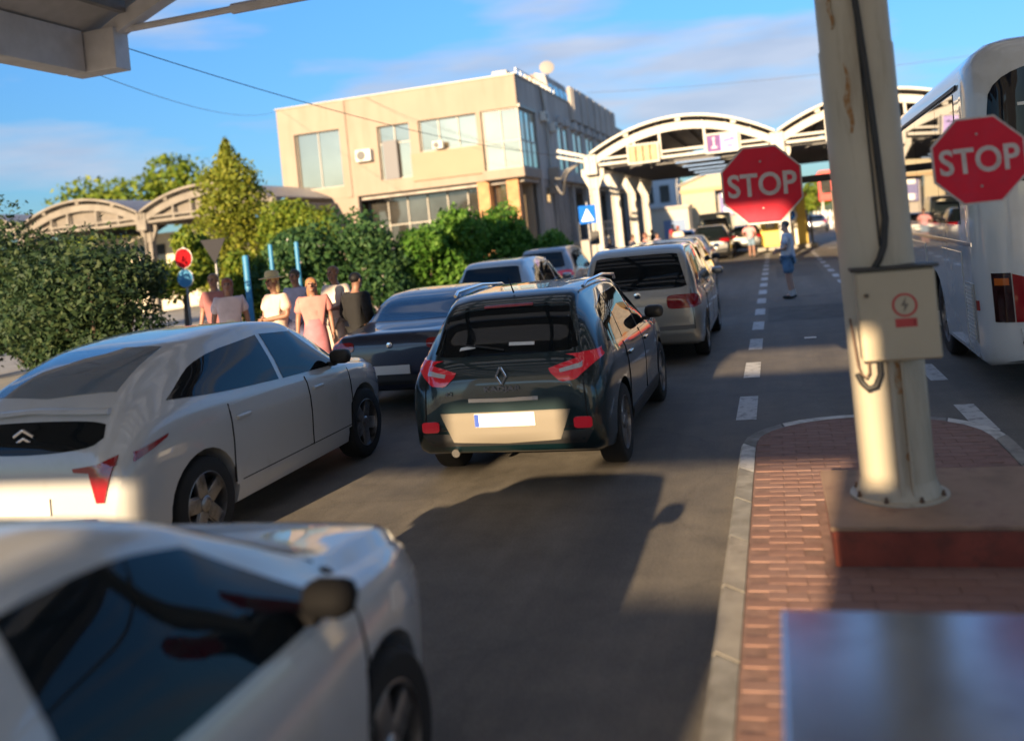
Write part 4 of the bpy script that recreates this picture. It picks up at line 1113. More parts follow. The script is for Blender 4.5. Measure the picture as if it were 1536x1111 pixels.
def car(name, label, kind, L, W, H, paint, x, y, rz=0.0, group='cars queuing at the border gate', axles=None, wr=.33, detail=2, style=5, rear=None, tail=None, plate=True, doors=True, mirror_m=None, cladding=False, glass=None, side_glass=None, msc=1.0):
    t = thing(name, label, 'van' if kind == 'van' else 'car', (x, y, 0), rz, group)
    ax = axles or (.80, L - .88)
    me, bvh, top = car_body(kind, L, W, H, ax, wr)
    me.materials.clear(); me.materials.append(paint); me.materials.append(M_dark)
    well_faces(me, ax, W, wr)
    me.shade_smooth(); me.set_sharp_from_angle(angle=R(42))
    b = bpy.data.objects.new('body', me); C.objects.link(b); b.parent = t
    G = glass or M_glass
    P = lambda *a, **k: panel(bvh, *a, **k)
    hd = {'suv': (.52, 3.1), 'mpv': (.45, 3.75), 'coupe': (.75, 3.2), 'hatch': (.62, 3.0), 'hatch2': (.62, 3.24), 'sedan': (1.0, 3.4), 'van': (.3, 4.0)}[kind]
    zb_ = {'suv': 1.03, 'mpv': 1.04, 'coupe': 1.02, 'hatch': .96, 'hatch2': .97, 'sedan': .99, 'van': 1.2}[kind]
    zt_ = H - (.14 if kind != 'van' else .35)
    for s in ((1, -1) if detail > 0 else (1,)):
        # side glazing
        if kind == 'van':
            P('x', [(3.0, zb_), (4.0, zb_)], [(3.0, zt_), (3.45, zt_)], G, 'door_window', t, sgn=s)
        elif side_glass:
            for lo, up_ in side_glass: P('x', rounded(lo), rounded(up_), G, 'door_window', t, sgn=s)
        else:
            yb = hd[0] + .15 + (1.45 if kind != 'sedan' else 1.1) * (H / 1.5) ** .5 * (L / 4.4)
            front = hd[1] - .10
            P('x', [(yb + .05, zb_), (front, zb_ - .01)], [(yb + .04, zt_), (hd[1] - (.72 if kind != 'mpv' else .85), zt_ - .01)], G, 'door_window', t, sgn=s)
            ya = yb - .95 * L / 4.4
            P('x', [(ya, zb_ + .01), (yb - .05, zb_)], [(ya + .06, zt_ - .01), (yb - .05, zt_)], G, 'door_window', t, sgn=s)
            q0 = hd[0] + (.12 if kind != 'mpv' else .05)
            if ya - q0 > .25: P('x', rounded([(q0 - .05, zb_ + .06), (ya - .05, zb_ + .01)]), rounded([(q0 + .22, zt_ - .09), (ya - .0, zt_ - .01)]), G, 'quarter_window', t, sgn=s)
        if doors and kind != 'van':
            yb = hd[0] + .15 + (1.45 if kind != 'sedan' else 1.1) * (H / 1.5) ** .5 * (L / 4.4)
            y1 = hd[1] - .02
            for (a, c_) in ((yb + .008, y1), (ax[0] + wr + .02, yb - .008)):
                if c_ - a < .4: continue
                dr = P('x', [(a, .38), (a + (c_ - a) * .5, .36), (c_ - .06, .38)], [(a, zb_ - .035), (a + (c_ - a) * .5, zb_ - .035), (c_, zb_ - .05)], paint, 'door', t, off=.006, sgn=s, nv=8)
                hp = hitp(bvh, 'x', a + .14, zb_ - .14, s)
                if hp: MB().box(hp.x - .03 if s < 0 else hp.x, hp.x if s < 0 else hp.x + .03, a + .06, a + .24, zb_ - .155, zb_ - .125, .008).build('handle', paint if paint is not M_black else M_plastic, dr)
            for ys_ in (y1, yb, ax[0] + wr + .015):
                if kind != 'van': P('x', [(ys_, .40), (ys_, zb_ - .02)], [(ys_ + .009, .40), (ys_ + .009, zb_ - .02)], M_dark, 'door_seam', t, sgn=s, off=.0065, nu=10, nv=1)
            P('x', [(ax[0] + wr + .1, .395), (y1 - .05, .395)], [(ax[0] + wr + .1, .403), (y1 - .05, .403)], M_dark, 'door_seam', t, sgn=s, off=.0075, nu=12, nv=1)
        if detail > 0 and cladding:
            P('x', [(ax[0] + wr + .05, .25), (ax[1] - wr - .05, .25)], [(ax[0] + wr + .05, .40), (ax[1] - wr - .05, .40)], M_plastic, 'sill_cladding', t, sgn=s, off=.012)
        # mirror
        if detail > 0:
            my = hd[1] - .30; hp = hitp(bvh, 'x', my, zb_ + .03, s)
            if hp:
                mm = mirror_m or paint
                MB().box(min(hp.x + s * .03, hp.x + s * .235 * msc), max(hp.x + s * .03, hp.x + s * .235 * msc), my - .045, my + .085, zb_ + .005, zb_ + .14 * msc, .05).box(min(hp.x - s * .02, hp.x + s * .08), max(hp.x - s * .02, hp.x + s * .08), my - .02, my + .05, zb_ - .01, zb_ + .03).build('mirror', mm, t, smooth=50)
    # windscreen, headlights
    yw = hd[1]
    ww = W / 2 * .74
    ybk = yw - (.60 if kind not in ('mpv', 'van') else .72)
    P('z', [(-ww * 1.04, yw + .02), (0, yw + .10), (ww * 1.04, yw + .02)], [(-ww * .80, ybk), (0, ybk + .06), (ww * .80, ybk)], G, 'windscreen', t)
    if detail > 1:
        P('z', [(-ww * 1.1, yw + .04), (0, yw + .12), (ww * 1.1, yw + .04)], [(-ww * 1.1, yw + .09), (0, yw + .17), (ww * 1.1, yw + .09)], M_plastic, 'wiper_cowl', t)
        for s in (1, -1):
            P('x', rounded([(L - .78, .77), (L - .22, .60)]), rounded([(L - .74, .84), (L - .24, .74)]), M_clear, 'headlight', t, sgn=s)
    # wheels
    tm, rm, dm = wheel_meshes(wr, style)
    for yy in ax:
        for s in (1, -1):
            wo = thing('wheel', None, None); wo.parent = t; wo.location = (s * (W / 2 - .115), yy, wr)
            wo.rotation_euler = (random.uniform(0, 6), 0, 0 if s > 0 else PI)
            for nm, q in (('tyre', tm), ('rim', rm), ('brake_disc', dm)):
                c_ = bpy.data.objects.new(nm, q); C.objects.link(c_); c_.parent = wo
    # plate and lower bumper
    if plate:
        zp = plate if not isinstance(plate, bool) else .62
        yp = min(hitp(bvh, 'r', xx, zp).y for xx in (0, .24, -.24)) - .012
        po2 = MB().box(-.26, .26, yp - .006, yp + .006, zp - .056, zp + .056, .004).build('number_plate', M_plate, t)
        MB().box(-.257, -.22, yp - .008, yp - .0062, zp - .052, zp + .052).build('blue_band', M_plateblue, po2)
    if rear: rear(t, P, bvh, top)
    return t, P, bvh
def rear_common(gx, gz0, gz1, glass=None, low_dark=True, W=1.8):
    def f(t, P, bvh, top):
        P('r', rounded([(-gx, gz0 + .03), (-gx * .9, gz0), (gx * .9, gz0), (gx, gz0 + .03)]), rounded([(-gx * .84, gz1 - .02), (-gx * .7, gz1), (gx * .7, gz1), (gx * .84, gz1 - .02)]), glass or M_glass, 'rear_window', t, nu=18)
        if low_dark: P('r', [(-W * .36, .36), (0, .36), (W * .36, .36)], [(-W * .40, .47), (0, .46), (W * .40, .47)], M_plastic, 'lower_bumper', t)
        for s in (1, -1): P('r', [(s * gx * 1.10, .50), (s * gx * 1.06, gz0 - .03)], [(s * (gx * 1.10 + .009), .50), (s * (gx * 1.06 + .009), gz0 - .03)], M_dark, 'tailgate_seam', t, off=.005, nu=10, nv=1)
        P('r', [(-gx * 1.1, .495), (0, .49), (gx * 1.1, .495)], [(-gx * 1.1, .504), (0, .499), (gx * 1.1, .504)], M_dark, 'tailgate_seam', t, off=.005, nu=12, nv=1)
        hp = hitp(bvh, 'r', 0, gz0 + .04)
        MB().tube([hp + Vector((0, -.02, 0)), hp + Vector((-gx * .25, -.012, .03)), hp + Vector((-gx * .62, .03, .055))], .008, 6).build('rear_wiper', M_plastic, t)
    return f
# --- black crossover in the middle
t, P, bvh = car('black_crossover', 'black crossover with lit tail lamps in the middle of the queue, bright bumper', 'suv', 4.45, 1.75, 1.60, M_teal, -2.27, 7.04, 0, wr=.345, axles=(.80, 3.45), mirror_m=M_plastic, cladding=True, plate=.575, style=5, rear=rear_common(.63, 1.085, 1.47, W=1.84))
for s in (1, -1):
    lo, up_ = ([(s * .42, .93), (s * .50, .86), (s * .62, .87), (s * .78, .99)], [(s * .40, .965), (s * .52, 1.0), (s * .66, 1.035), (s * .785, 1.075)])
    lm = P('r', lo, up_, M_redlit, 'tail_lamp', t, off=.012, skirt=.03)
    P('r', [(s * .50, .93), (s * .66, .955)], [(s * .49, .955), (s * .67, .995)], M_clear, 'reversing_lens', lm, off=.02, nu=6, nv=3)
    P('x', rounded([(.10, .97), (.34, 1.02)]), rounded([(.13, 1.06), (.34, 1.07)]), M_redlit, 'tail_lamp', t, sgn=s, off=.012)
    lo, up_ = lens_shape(s * .58, s * .73, .485, .575); P('r', lo, up_, M_redlit, 'reflector', t, off=.012)
P('r', [(-.46, .40), (0, .38), (.46, .40)], [(-.56, .64), (0, .64), (.56, .64)], mat('bumper_silver', (.16, .14, .11), rough=.5, metal=.2), 'bumper_guard', t, off=.010)
P('r', [(-.30, .725), (0, .72), (.30, .725)], [(-.30, .755), (0, .75), (.30, .755)], M_chrome, 'chrome_strip', t, off=.012)
P('r', [(-.22, 1.455), (.22, 1.455)], [(-.22, 1.475), (.22, 1.475)], M_red, 'high_brake_lamp', t, off=.014)
hp = hitp(bvh, 'r', 0, .93)
em = MB()
for zz in (1, -1):
    for s in (1, -1):
        M = Matrix.Translation((s * .022, hp.y - .022, .93 + zz * .036)) @ Matrix.Rotation(-s * zz * R(28), 4, 'Y')
        em.box(-.010, .010, -.008, .008, -.042, .042, .004, M)
em.build('emblem', M_chrome, t)
text_part('KADJAR', 'badge_lettering', .055, M_chrome, t, Matrix.Translation((0, hitp(bvh, 'r', 0, .825).y - .012, .825)) @ FACE_BACK @ Matrix.Diagonal((1.6, 1, 1, 1)), .003, .002)
text_part('dCi', 'badge_lettering', .045, M_chrome, t, Matrix.Translation((-.47, hitp(bvh, 'r', -.47, .80).y - .014, .80)) @ FACE_BACK, .003, .001)
MB().tube([(0, .62, 1.57), (0, .50, 1.70)], [.008, .003], 6).build('aerial', M_plastic, t)
for s in (1, -1): MB().tube([(s * .60, .75, 1.565), (s * .61, .85, 1.60), (s * .62, 1.6, 1.615), (s * .61, 2.25, 1.575), (s * .60, 2.35, 1.53)], .016, 8).build('roof_rail', M_chrome, t, smooth=50)
P('r', [(.04, 1.15), (.26, 1.145)], [(.04, 1.175), (.26, 1.17)], M_plate, 'painted_reflection', t, off=.012, nu=4, nv=1)  # white bars modelled in place of reflections on the glass
P('r', [(-.40, 1.13), (-.26, 1.145)], [(-.39, 1.155), (-.27, 1.17)], M_plate, 'painted_reflection', t, off=.012, nu=4, nv=1)
MB().tube([(-.45, .12, .33), (-.45, -.02, .31)], .035, 12).build('exhaust', M_chrome, t)
# --- white fastback on the left
cg = [([(2.05, 1.045), (3.04, 1.01)], [(2.05, 1.44), (2.58, 1.40)]), ([(.58, 1.15), (1.2, 1.09), (1.98, 1.05)], [(.72, 1.21), (1.10, 1.385), (1.98, 1.44)])]
def rear_c4(t, P, bvh, top):
    P('r', rounded([(-.64, 1.0), (-.56, .94), (0, .91), (.56, .94), (.64, 1.0)]), rounded([(-.62, 1.08), (-.5, 1.105), (0, 1.115), (.5, 1.105), (.62, 1.08)]), M_glass, 'rear_window', t, nu=22, off=.006)
    P('z', [(-.54, .38), (0, .33), (.54, .38)], [(-.46, 1.0), (0, 1.02), (.46, 1.0)], mat('sloped_glass', (.12, .16, .20), rough=.04, spec=1.0, coat=1), 'upper_rear_window', t, nu=18)  # pale blue base colour stands in for the sky's reflection
    P('r', [(-.62, 1.135), (0, 1.155), (.62, 1.135)], [(-.60, 1.16), (0, 1.18), (.60, 1.16)], M_white, 'spoiler_lip', t, off=.03, skirt=.05)
    for s in (1, -1):
        lm = P('r', [(s * .46, .80), (s * .64, .79), (s * .765, .83)], [(s * .45, .825), (s * .64, .845), (s * .765, .89)], M_red, 'tail_lamp', t, off=.014, skirt=.03)
        P('r', [(s * .63, .60), (s * .69, .60)], [(s * .57, .82), (s * .755, .83)], M_red, 'lamp_stem', lm, off=.013, skirt=.03, nu=8)
        P('x', rounded([(.12, .835), (.42, .925)]), rounded([(.14, .895), (.44, .945)]), M_red, 'tail_lamp', t, sgn=s, off=.012)
    P('r', [(-.55, .36), (0, .35), (.55, .36)], [(-.62, .50), (0, .48), (.62, .50)], M_plastic, 'lower_bumper', t)
    hp_ = hitp(bvh, 'r', 0, 1.02); em_ = MB()
    for zz in (0, .055):
        for s in (1, -1):
            em_.box(-.048, .048, -.008, .004, -.010, .010, .003, Matrix.Translation((s * .042, hp_.y - .016, 1.0 + zz)) @ Matrix.Rotation(s * R(28), 4, 'Y'))
    em_.build('emblem', M_chrome, t)
car('white_fastback', 'white fastback crossover on the left with red angular tail lamp', 'coupe', 4.36, 1.80, 1.57, M_white, -5.02, 4.83, 0, wr=.345, axles=(.80, 3.47), mirror_m=M_plastic, cladding=False, plate=.58, side_glass=cg, rear=rear_c4)
# --- white hatchback close to the camera
ng = [([(2.04, .955), (3.16, .945)], [(2.04, 1.36), (2.40, 1.355), (2.68, 1.285)]), ([(1.05, .97), (1.92, .955)], [(1.22, 1.31), (1.92, 1.36)])]
car('white_hatchback', 'white hatchback closest to the camera in the lower left corner', 'hatch2', 4.25, 1.80, 1.475, M_white, -2.30, -.55, 0, wr=.335, axles=(.76, 3.36), mirror_m=mat('mirror_black', (.007, .007, .008), rough=.75, spec=.08), msc=.85, glass=mat('near_glass', (.006, .010, .013), rough=.03, spec=.2), cladding=False, plate=.6, side_glass=ng, rear=rear_common(.6, 1.0, 1.34))
# --- dark blue saloon
def tail_pair(x0, x1, z0, z1, m=None, side=True, lit=None):
    def f(t, P):
        for s in (1, -1):
            lo, up_ = lens_shape(s * x0, s * x1, z0, z1)
            P('r', lo, up_, m or M_red, 'tail_lamp', t, off=.012, skirt=.03)
            if side: P('x', [(.05, z0 + .02), (.22, z0 + .04)], [(.05, z1 - .01), (.2, z1 - .02)], m or M_red, 'tail_lamp', t, sgn=s, off=.012)
    return f
def addtail(r, tp):
    def f(t, P, bvh, top): r(t, P, bvh, top); tp(t, P)
    return f
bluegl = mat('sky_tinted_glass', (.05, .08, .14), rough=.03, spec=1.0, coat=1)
def rear_blue(t, P, bvh, top):
    P('z', [(-.66, .80), (0, .74), (.66, .80)], [(-.56, 1.32), (0, 1.34), (.56, 1.32)], bluegl, 'rear_window', t, nu=18)
    tail_pair(.5, .80, .80, .92)(t, P)
    P('r', [(-.55, .36), (.55, .36)], [(-.62, .48), (.62, .48)], M_plastic, 'lower_bumper', t)
    hp_ = hitp(bvh, 'r', 0, .86); MB().lathe([(.04, 0), (.04, .012), (.03, .016)], 16, Matrix.Translation((0, hp_.y, .86)) @ Matrix.Rotation(PI / 2, 4, 'X')).build('emblem', M_chrome, t, smooth=30)
car('dark_blue_saloon', 'dark blue saloon between the white fastback and the silver estate', 'sedan', 4.7, 1.84, 1.46, M_navy, -4.78, 10.4, 0, plate=.55, rear=rear_blue)
# --- silver people carrier
t, P, bvh = car('silver_minivan', 'silver beige minivan ahead of the black crossover with wide dark rear window', 'mpv', 4.65, 1.83, 1.74, mat('champagne_silver', (.40, .38, .34), metal=.5, **PAINT), -2.02, 13.1, 0, wr=.33, axles=(.86, 3.70), plate=.80, rear=addtail(rear_common(.72, 1.09, 1.60, low_dark=False, W=1.83), tail_pair(.42, .86, .80, 1.0)))
P('r', [(-.78, .50), (0, .49), (.78, .50)], [(-.80, .56), (0, .55), (.80, .56)], mat('bumper_strip', (.16, .15, .14), rough=.6), 'bumper_strip', t, off=.014)
hp = hitp(bvh, 'r', 0, 1.02)
MB().lathe([(.05, 0), (.05, .01), (.035, .014)], 20, Matrix.Translation((0, hp.y, 1.02)) @ Matrix.Rotation(PI / 2, 4, 'X')).build('emblem', M_chrome, t, smooth=30)
# --- silver estate by the hedge and the grey SUV beyond it
car('silver_estate', 'silver estate car beside the hedge, behind the dark blue saloon', 'suv', 4.6, 1.84, 1.64, M_silver, -5.5, 16.8, 0, plate=.6, rear=addtail(rear_common(.66, 1.06, 1.50, W=1.84), tail_pair(.55, .86, .84, 1.0)))
car('grey_suv', 'grey SUV with lit red brake lamp at the end of the hedge', 'suv', 4.6, 1.86, 1.68, M_grey, -6.35, 24.3, 0, plate=.6, rear=addtail(rear_common(.66, 1.10, 1.54, W=1.86), tail_pair(.45, .86, .84, 1.02, M_redlit)))
# --- further along the middle lane
car('beige_car', 'golden beige car just ahead of the silver minivan', 'mpv', 4.5, 1.80, 1.66, M_beige, -2.42, 19.6, 0, plate=.6, mirror_m=M_plastic, rear=addtail(rear_common(.68, 1.07, 1.5), tail_pair(.6, .84, .8, .98)))
car('white_saloon', 'white saloon with blue rear window further along the middle lane', 'sedan', 4.6, 1.80, 1.50, M_white, -3.02, 30.5, 0, plate=.6, rear=addtail(rear_common(.60, 1.09, 1.36, glass=bluegl), tail_pair(.55, .84, .80, .95)))
car('black_suv', 'black SUV with purple red tail lamps under the canopy entrance', 'suv', 4.7, 1.88, 1.70, M_black, -3.0, 43.9, 0, plate=.6, rear=addtail(rear_common(.68, 1.10, 1.56, W=1.88), tail_pair(.45, .88, .88, 1.04)))
car('dark_hatchback', 'dark hatchback right of the black SUV beside the woman in pink', 'hatch', 4.2, 1.76, 1.52, M_black, -1.55, 49.8, 0, plate=.6, rear=addtail(rear_common(.6, 1.02, 1.38), tail_pair(.6, .82, .8, .95)))
car('sand_van', 'sand coloured van with sun glare on its rear window', 'van', 4.9, 1.95, 2.35, mat('sand_paint', (.36, .33, .25), metal=.3, **PAINT), -3.2, 52.0, 0, plate=.6, rear=addtail(rear_common(.78, 1.3, 2.0), tail_pair(.80, .92, .9, 1.3)))
car('pale_blue_car', 'pale blue car beyond the black SUV near the cream gable building', 'hatch', 4.1, 1.75, 1.48, mat('pale_blue_paint', (.30, .40, .50), metal=.4, **PAINT), -5.6, 58.0, 0, plate=.6, rear=addtail(rear_common(.6, 1.0, 1.34), tail_pair(.6, .82, .8, .95)))
car('grey_car', 'dark grey car on the sunlit road beyond the yellow booth', 'sedan', 4.5, 1.78, 1.48, M_navy, 3.3, 78.0, R(-3), plate=.6, rear=addtail(rear_common(.6, 1.09, 1.36), tail_pair(.55, .84, .80, .95)))

# --- coach on the right
def coach():
    L, W, H = 12.2, 2.52, 3.52
    t = thing('white_coach', 'white touring coach on the right, seen from its rear left corner', 'coach', (3.12, 9.62, 0), R(-1.3))
    w = W / 2
    rear_in = mono([(0, 0), (.02, .04), (.35, .10), (L, .1)])
    M_bus = mat('coach_white', (.62, .63, .64), dirt=(.46, .45, .42), dscale=2, dlo=.5, dhi=.95, rough=.25, coat=1)
    M_bgl = mat('coach_glass', (.008, .012, .018), rough=.015, spec=.5, coat=.2)
    M_bgr = mat('coach_rear_glass', (.006, .010, .020), rough=.03, spec=.25)
    ys = [0, .005, .02, .05, .1, .16, .24, .34, .45, .6] + [.8 + (L - 1.0) * i / 26 for i in range(27)] + [L - .12, L - .05, L]
    rings = []
    for y in ys:
        # rounded corners in plan at the rear, rounded shoulders in section
        r = .42
        sx = 0 if y >= r else r - math.sqrt(max(0, r * r - (r - y) ** 2))
        rz = .30; sz = 0 if y >= rz else rz - math.sqrt(max(0, rz * rz - (rz - y) ** 2))
        ww = w - sx * .95; zt = H - sz * .8; zb = .30 + (.10 * max(0, 1 - y / .3))
        half = [(0, zb), (ww * .7, zb), (ww - .07, zb), (ww - .015, zb + .05), (ww, zb + .2), (ww, 1.0), (ww, 1.35), (ww - .005, 1.7), (ww - .02, 2.3), (ww - .05, 2.95)]
        rc = .36
        for a in (0, 22, 45, 67, 90):
            half.append((ww - .06 - rc + rc * math.cos(R(a)), zt - rc + rc * math.sin(R(a)) - 0))
        half += [(ww * .35, zt + .0), (0, zt + .01)]
        rings.append((y, half))
    nh = len(rings[0][1]); n = 2 * nh - 2; vs = []; fs = []
    for y, half in rings:
        vs += [(x, y, z) for x, z in half + [(-x, z) for x, z in half[-2:0:-1]]]
    for i in range(len(rings) - 1):
        for k in range(n): fs.append((i * n + k, i * n + (k + 1) % n, (i + 1) * n + (k + 1) % n, (i + 1) * n + k))
    for base in (0, (len(rings) - 1) * n):
        for k in range(nh - 1):
            f = list(dict.fromkeys([base + k, base + k + 1, base + (n - k - 1) % n, base + (n - k) % n]))
            if len(f) > 2: fs.append(tuple(f))
    bm = bmesh.new(); bv = [bm.verts.new(v) for v in vs]
    for f in fs: bm.faces.new([bv[i] for i in f])
    bmesh.ops.recalc_face_normals(bm, faces=bm.faces); bvh = BVHTree.FromBMesh(bm)
    me = bpy.data.meshes.new('body'); bm.to_mesh(me); bm.free()
    cut = MB(); ax = (3.05, 9.3); wr = .50
    for y in ax:
        for s in (1, -1): cut.lathe([(wr + .09, -.35), (wr + .09, .35)], 28, Matrix.Translation((s * (w - .12), y, wr)) @ Matrix.Rotation(PI / 2, 4, 'Y'))
    to = bpy.data.objects.new('body', me); C.objects.link(to); cu = cut.build('cutter', M_dark)
    md = to.modifiers.new('b', 'BOOLEAN'); md.operation = 'DIFFERENCE'; md.object = cu; md.solver = 'EXACT'
    me2 = bpy.data.meshes.new_from_object(to.evaluated_get(bpy.context.evaluated_depsgraph_get()))
    bpy.data.objects.remove(to); bpy.data.objects.remove(cu)
    me2.materials.clear(); me2.materials.append(M_bus); me2.materials.append(M_dark)
    well_faces(me2, ax, W, wr + .04); me2.shade_smooth(); me2.set_sharp_from_angle(angle=R(42))
    b = bpy.data.objects.new('body', me2); C.objects.link(b); b.parent = t
    P = lambda *a, **k: panel(bvh, *a, **k)
    for s in (-1, 1):
        y0 = .85
        for k, ln in enumerate((1.35, 1.9, 1.9, 1.9, 1.9, 1.6)):
            P('x', [(y0, 1.72), (y0 + ln - .02, 1.72)], [(y0 + (.05 if k == 0 else 0), 3.10), (y0 + ln - .02, 3.10)], M_bgl, 'side_window', t, sgn=s, off=.006, nu=6)
            y0 += ln
        P('x', [(.7, 3.125), (11.6, 3.125)], [(.62, 3.165), (11.6, 3.165)], M_plastic, 'gutter_moulding', t, sgn=s, off=.02, nv=2, nu=20)
        y0 = .55
        for k, (a, c_) in enumerate(((.95, 2.35), (3.75, 5.2), (5.22, 6.7), (6.72, 8.4))):
            P('x', [(a, .40), (c_ - .015, .40)], [(a, 1.42), (c_ - .015, 1.42)], M_bus, 'luggage_door', t, sgn=s, off=.008)
        P('x', [(.35, 1.50), (11.8, 1.50)], [(.35, 1.54), (11.8, 1.54)], M_chrome, 'trim_strip', t, sgn=s, off=.01, nv=1, nu=24)
        P('x', [(.40, .52), (.80, .52)], [(.40, 1.12), (.80, 1.12)], mat('louvre_frame', (.30, .31, .32), rough=.5), 'louvre_frame', t, sgn=s, off=.012)
        for k in range(14):
            z = .555 + k * .039
            P('x', [(.44, z), (.76, z)], [(.44, z + .026), (.76, z + .026)], mat('louvre_slat', (.60, .59, .57), rough=.4), 'louvre_slat', t, sgn=s, off=.024, nu=3, nv=1)
        # tail lights at the corner
        lm = P('r', [(s * .99, .76), (s * 1.14, .76)], [(s * .99, 1.24), (s * 1.14, 1.24)], mat('smoked_lens', (.03, .008, .008), rough=.1, coat=1), 'tail_lamp', t, off=.012, skirt=.05)
        P('r', [(s * 1.01, 1.12), (s * 1.12, 1.12)], [(s * 1.01, 1.19), (s * 1.12, 1.19)], M_amber, 'indicator', lm, off=.018, nu=6)
        P('r', [(s * .60, .76), (s * .98, .76)], [(s * .60, 1.10), (s * .98, 1.23)], M_red, 'red_panel', t, off=.012)
        P('x', [(.30, .86), (.34, .86)], [(.30, .96), (.34, .96)], M_red, 'side_marker', t, sgn=s, off=.012, nu=3)
    P('r', rounded([(-1.06, 2.30), (-.98, 2.10), (0, 2.06), (.98, 2.10), (1.06, 2.30)], 3), rounded([(-1.06, 2.70), (-1.0, 3.18), (0, 3.28), (1.0, 3.18), (1.06, 2.70)], 3), M_bgr, 'rear_window', t, nu=30, nv=10, off=.008)
    # white print on the rear window
    hp = hitp(bvh, 'r', -.62, 2.82); pr = MB()
    for (x0, x1, z0, z1) in ((-.80, -.70, 2.83, 2.86), (-.68, -.655, 2.84, 2.91), (-.66, -.61, 2.83, 2.86), (-.60, -.57, 2.83, 3.0), (-.54, -.50, 2.83, 2.97), (-.47, -.38, 2.83, 2.87), (-.36, -.33, 2.83, 2.95)):
        y_ = hitp(bvh, 'r', x0, z0).y - .016; pr.box(x0, x1, y_, y_ + .004, z0, z1)
    pr.build('window_print', M_plate, t)
    P('r', rounded([(-.82, 1.28), (0, 1.28), (.82, 1.28)]), rounded([(-.80, 1.78), (-.70, 1.88), (0, 1.9), (.70, 1.88), (.80, 1.78)]), M_bus, 'engine_cover', t, off=.014)
    P('r', [(-.9, .40), (.9, .40)], [(-.95, .70), (.95, .70)], M_bus, 'rear_bumper', t, off=.02)
    hp = hitp(bvh, 'r', -.92, .56); MB().lathe([(.025, 0), (.025, .03)], 12, Matrix.Translation((-.92, hp.y, .56)) @ Matrix.Rotation(PI / 2, 4, 'X')).build('tow_cap', M_dark, t)
    MB().box(-.55, .55, 2.2, 5.0, H - .02, H + .16, .07).build('roof_unit', M_bus, t)
    tm, rm, dm = wheel_meshes(.50, 10)
    for yy in ax:
        for s in (1, -1):
            wo = thing('wheel', None, None); wo.parent = t; wo.location = (s * (w - .17), yy, .50); wo.rotation_euler = (0, 0, 0 if s > 0 else PI)
            for nm, q in (('tyre', tm), ('rim', rm), ('brake_disc', dm)):
                c_ = bpy.data.objects.new(nm, q); C.objects.link(c_); c_.parent = wo
coach()
# --- orange lorry seen edge-on behind the pole
t = thing('orange_lorry', 'orange lorry half hidden behind the pole under the far canopy', 'lorry', (4.15, 40.2, 0))
M_or = mat('orange_paint', (.50, .25, .06), rough=.45, coat=.4, dirt=(.38, .14, .05), dscale=1.5)
for k in range(5): MB().box(-1.2, 1.2, .05 + k * 1.45, 1.47 + k * 1.45, 1.05, 3.35, .03).build('box_panel', M_or, t)
MB().box(-1.1, 1.1, 0, 9, .55, 1.04, .02).build('chassis', mat('rust_red', (.30, .08, .05), rough=.6), t)
MB().box(-1.18, 1.18, 7.5, 9.4, .6, 2.9, .12).build('cab', M_or, t)
MB().box(-1.2, 1.2, -.06, .02, .5, .8).build('rear_bar', M_red, t)
for x in (-1, 1): MB().box(min(.01 * x, 1.16 * x), max(.01 * x, 1.16 * x), .005, .045, 1.1, 3.3, .01).build('rear_door', mat('rear_door_grey', (.22, .19, .17), rough=.6, var=.3), t)
tm, rm, dm = wheel_meshes(.48, 10)
for yy in (1.0, 2.1, 7.9):
    for s in (1, -1):
        wo = thing('wheel', None, None); wo.parent = t; wo.location = (s * .98, yy, .48); wo.rotation_euler = (0, 0, 0 if s > 0 else PI)
        for nm, q in (('tyre', tm), ('rim', rm)):
            c_ = bpy.data.objects.new(nm, q); C.objects.link(c_); c_.parent = wo

# ------------------------------------------------------------------ trees, hedge
def leaves(name, clumps, size, m, parent, shell=.55, squash=1.0):
    cs = []; ns = []
    for c, r, n in clumps:
        d = rng.normal(size=(n, 3)); d /= np.linalg.norm(d, axis=1)[:, None]
        rad = shell + (1.06 - shell) * rng.random(n) ** .6
        bumpy = 1 + .16 * np.sin(d[:, 0] * 7 + c[0] * 3) * np.cos(d[:, 2] * 6 + c[1]) + .07 * rng.normal(size=n)
        cs.append(np.array(c) + d * np.array(r) * (rad * bumpy)[:, None]); ns.append(d)
    p = np.concatenate(cs); d = np.concatenate(ns); n = len(p)
    nrm = d + rng.normal(size=(n, 3)) * .75; nrm /= np.linalg.norm(nrm, axis=1)[:, None]
    a = np.cross(nrm, rng.normal(size=(n, 3))); a /= np.linalg.norm(a, axis=1)[:, None]
    b = np.cross(nrm, a)
    s = size * (.6 + .8 * rng.random(n))[:, None]
    v = np.empty((n, 4, 3))
    v[:, 0] = p - a * s; v[:, 1] = p + b * s * .48 - nrm * s * .12; v[:, 2] = p + a * s; v[:, 3] = p - b * s * .48 - nrm * s * .12
    v[:, :, 2] = np.maximum(v[:, :, 2], .03)
    me = bpy.data.meshes.new(name)
    me.vertices.add(n * 4); me.loops.add(n * 4); me.polygons.add(n)
    me.vertices.foreach_set('co', v.reshape(-1).astype(np.float32))
    me.loops.foreach_set('vertex_index', np.arange(n * 4, dtype=np.int32))
    me.polygons.foreach_set('loop_start', np.arange(0, n * 4, 4, dtype=np.int32))
    me.materials.append(m); me.update(calc_edges=True); me.validate()
    o = bpy.data.objects.new(name, me); C.objects.link(o); o.parent = parent
    return o
M_bark = mat('bark', (.09, .065, .045), rough=.95, var=.3, vscale=6, bump=.6, bscale=20)
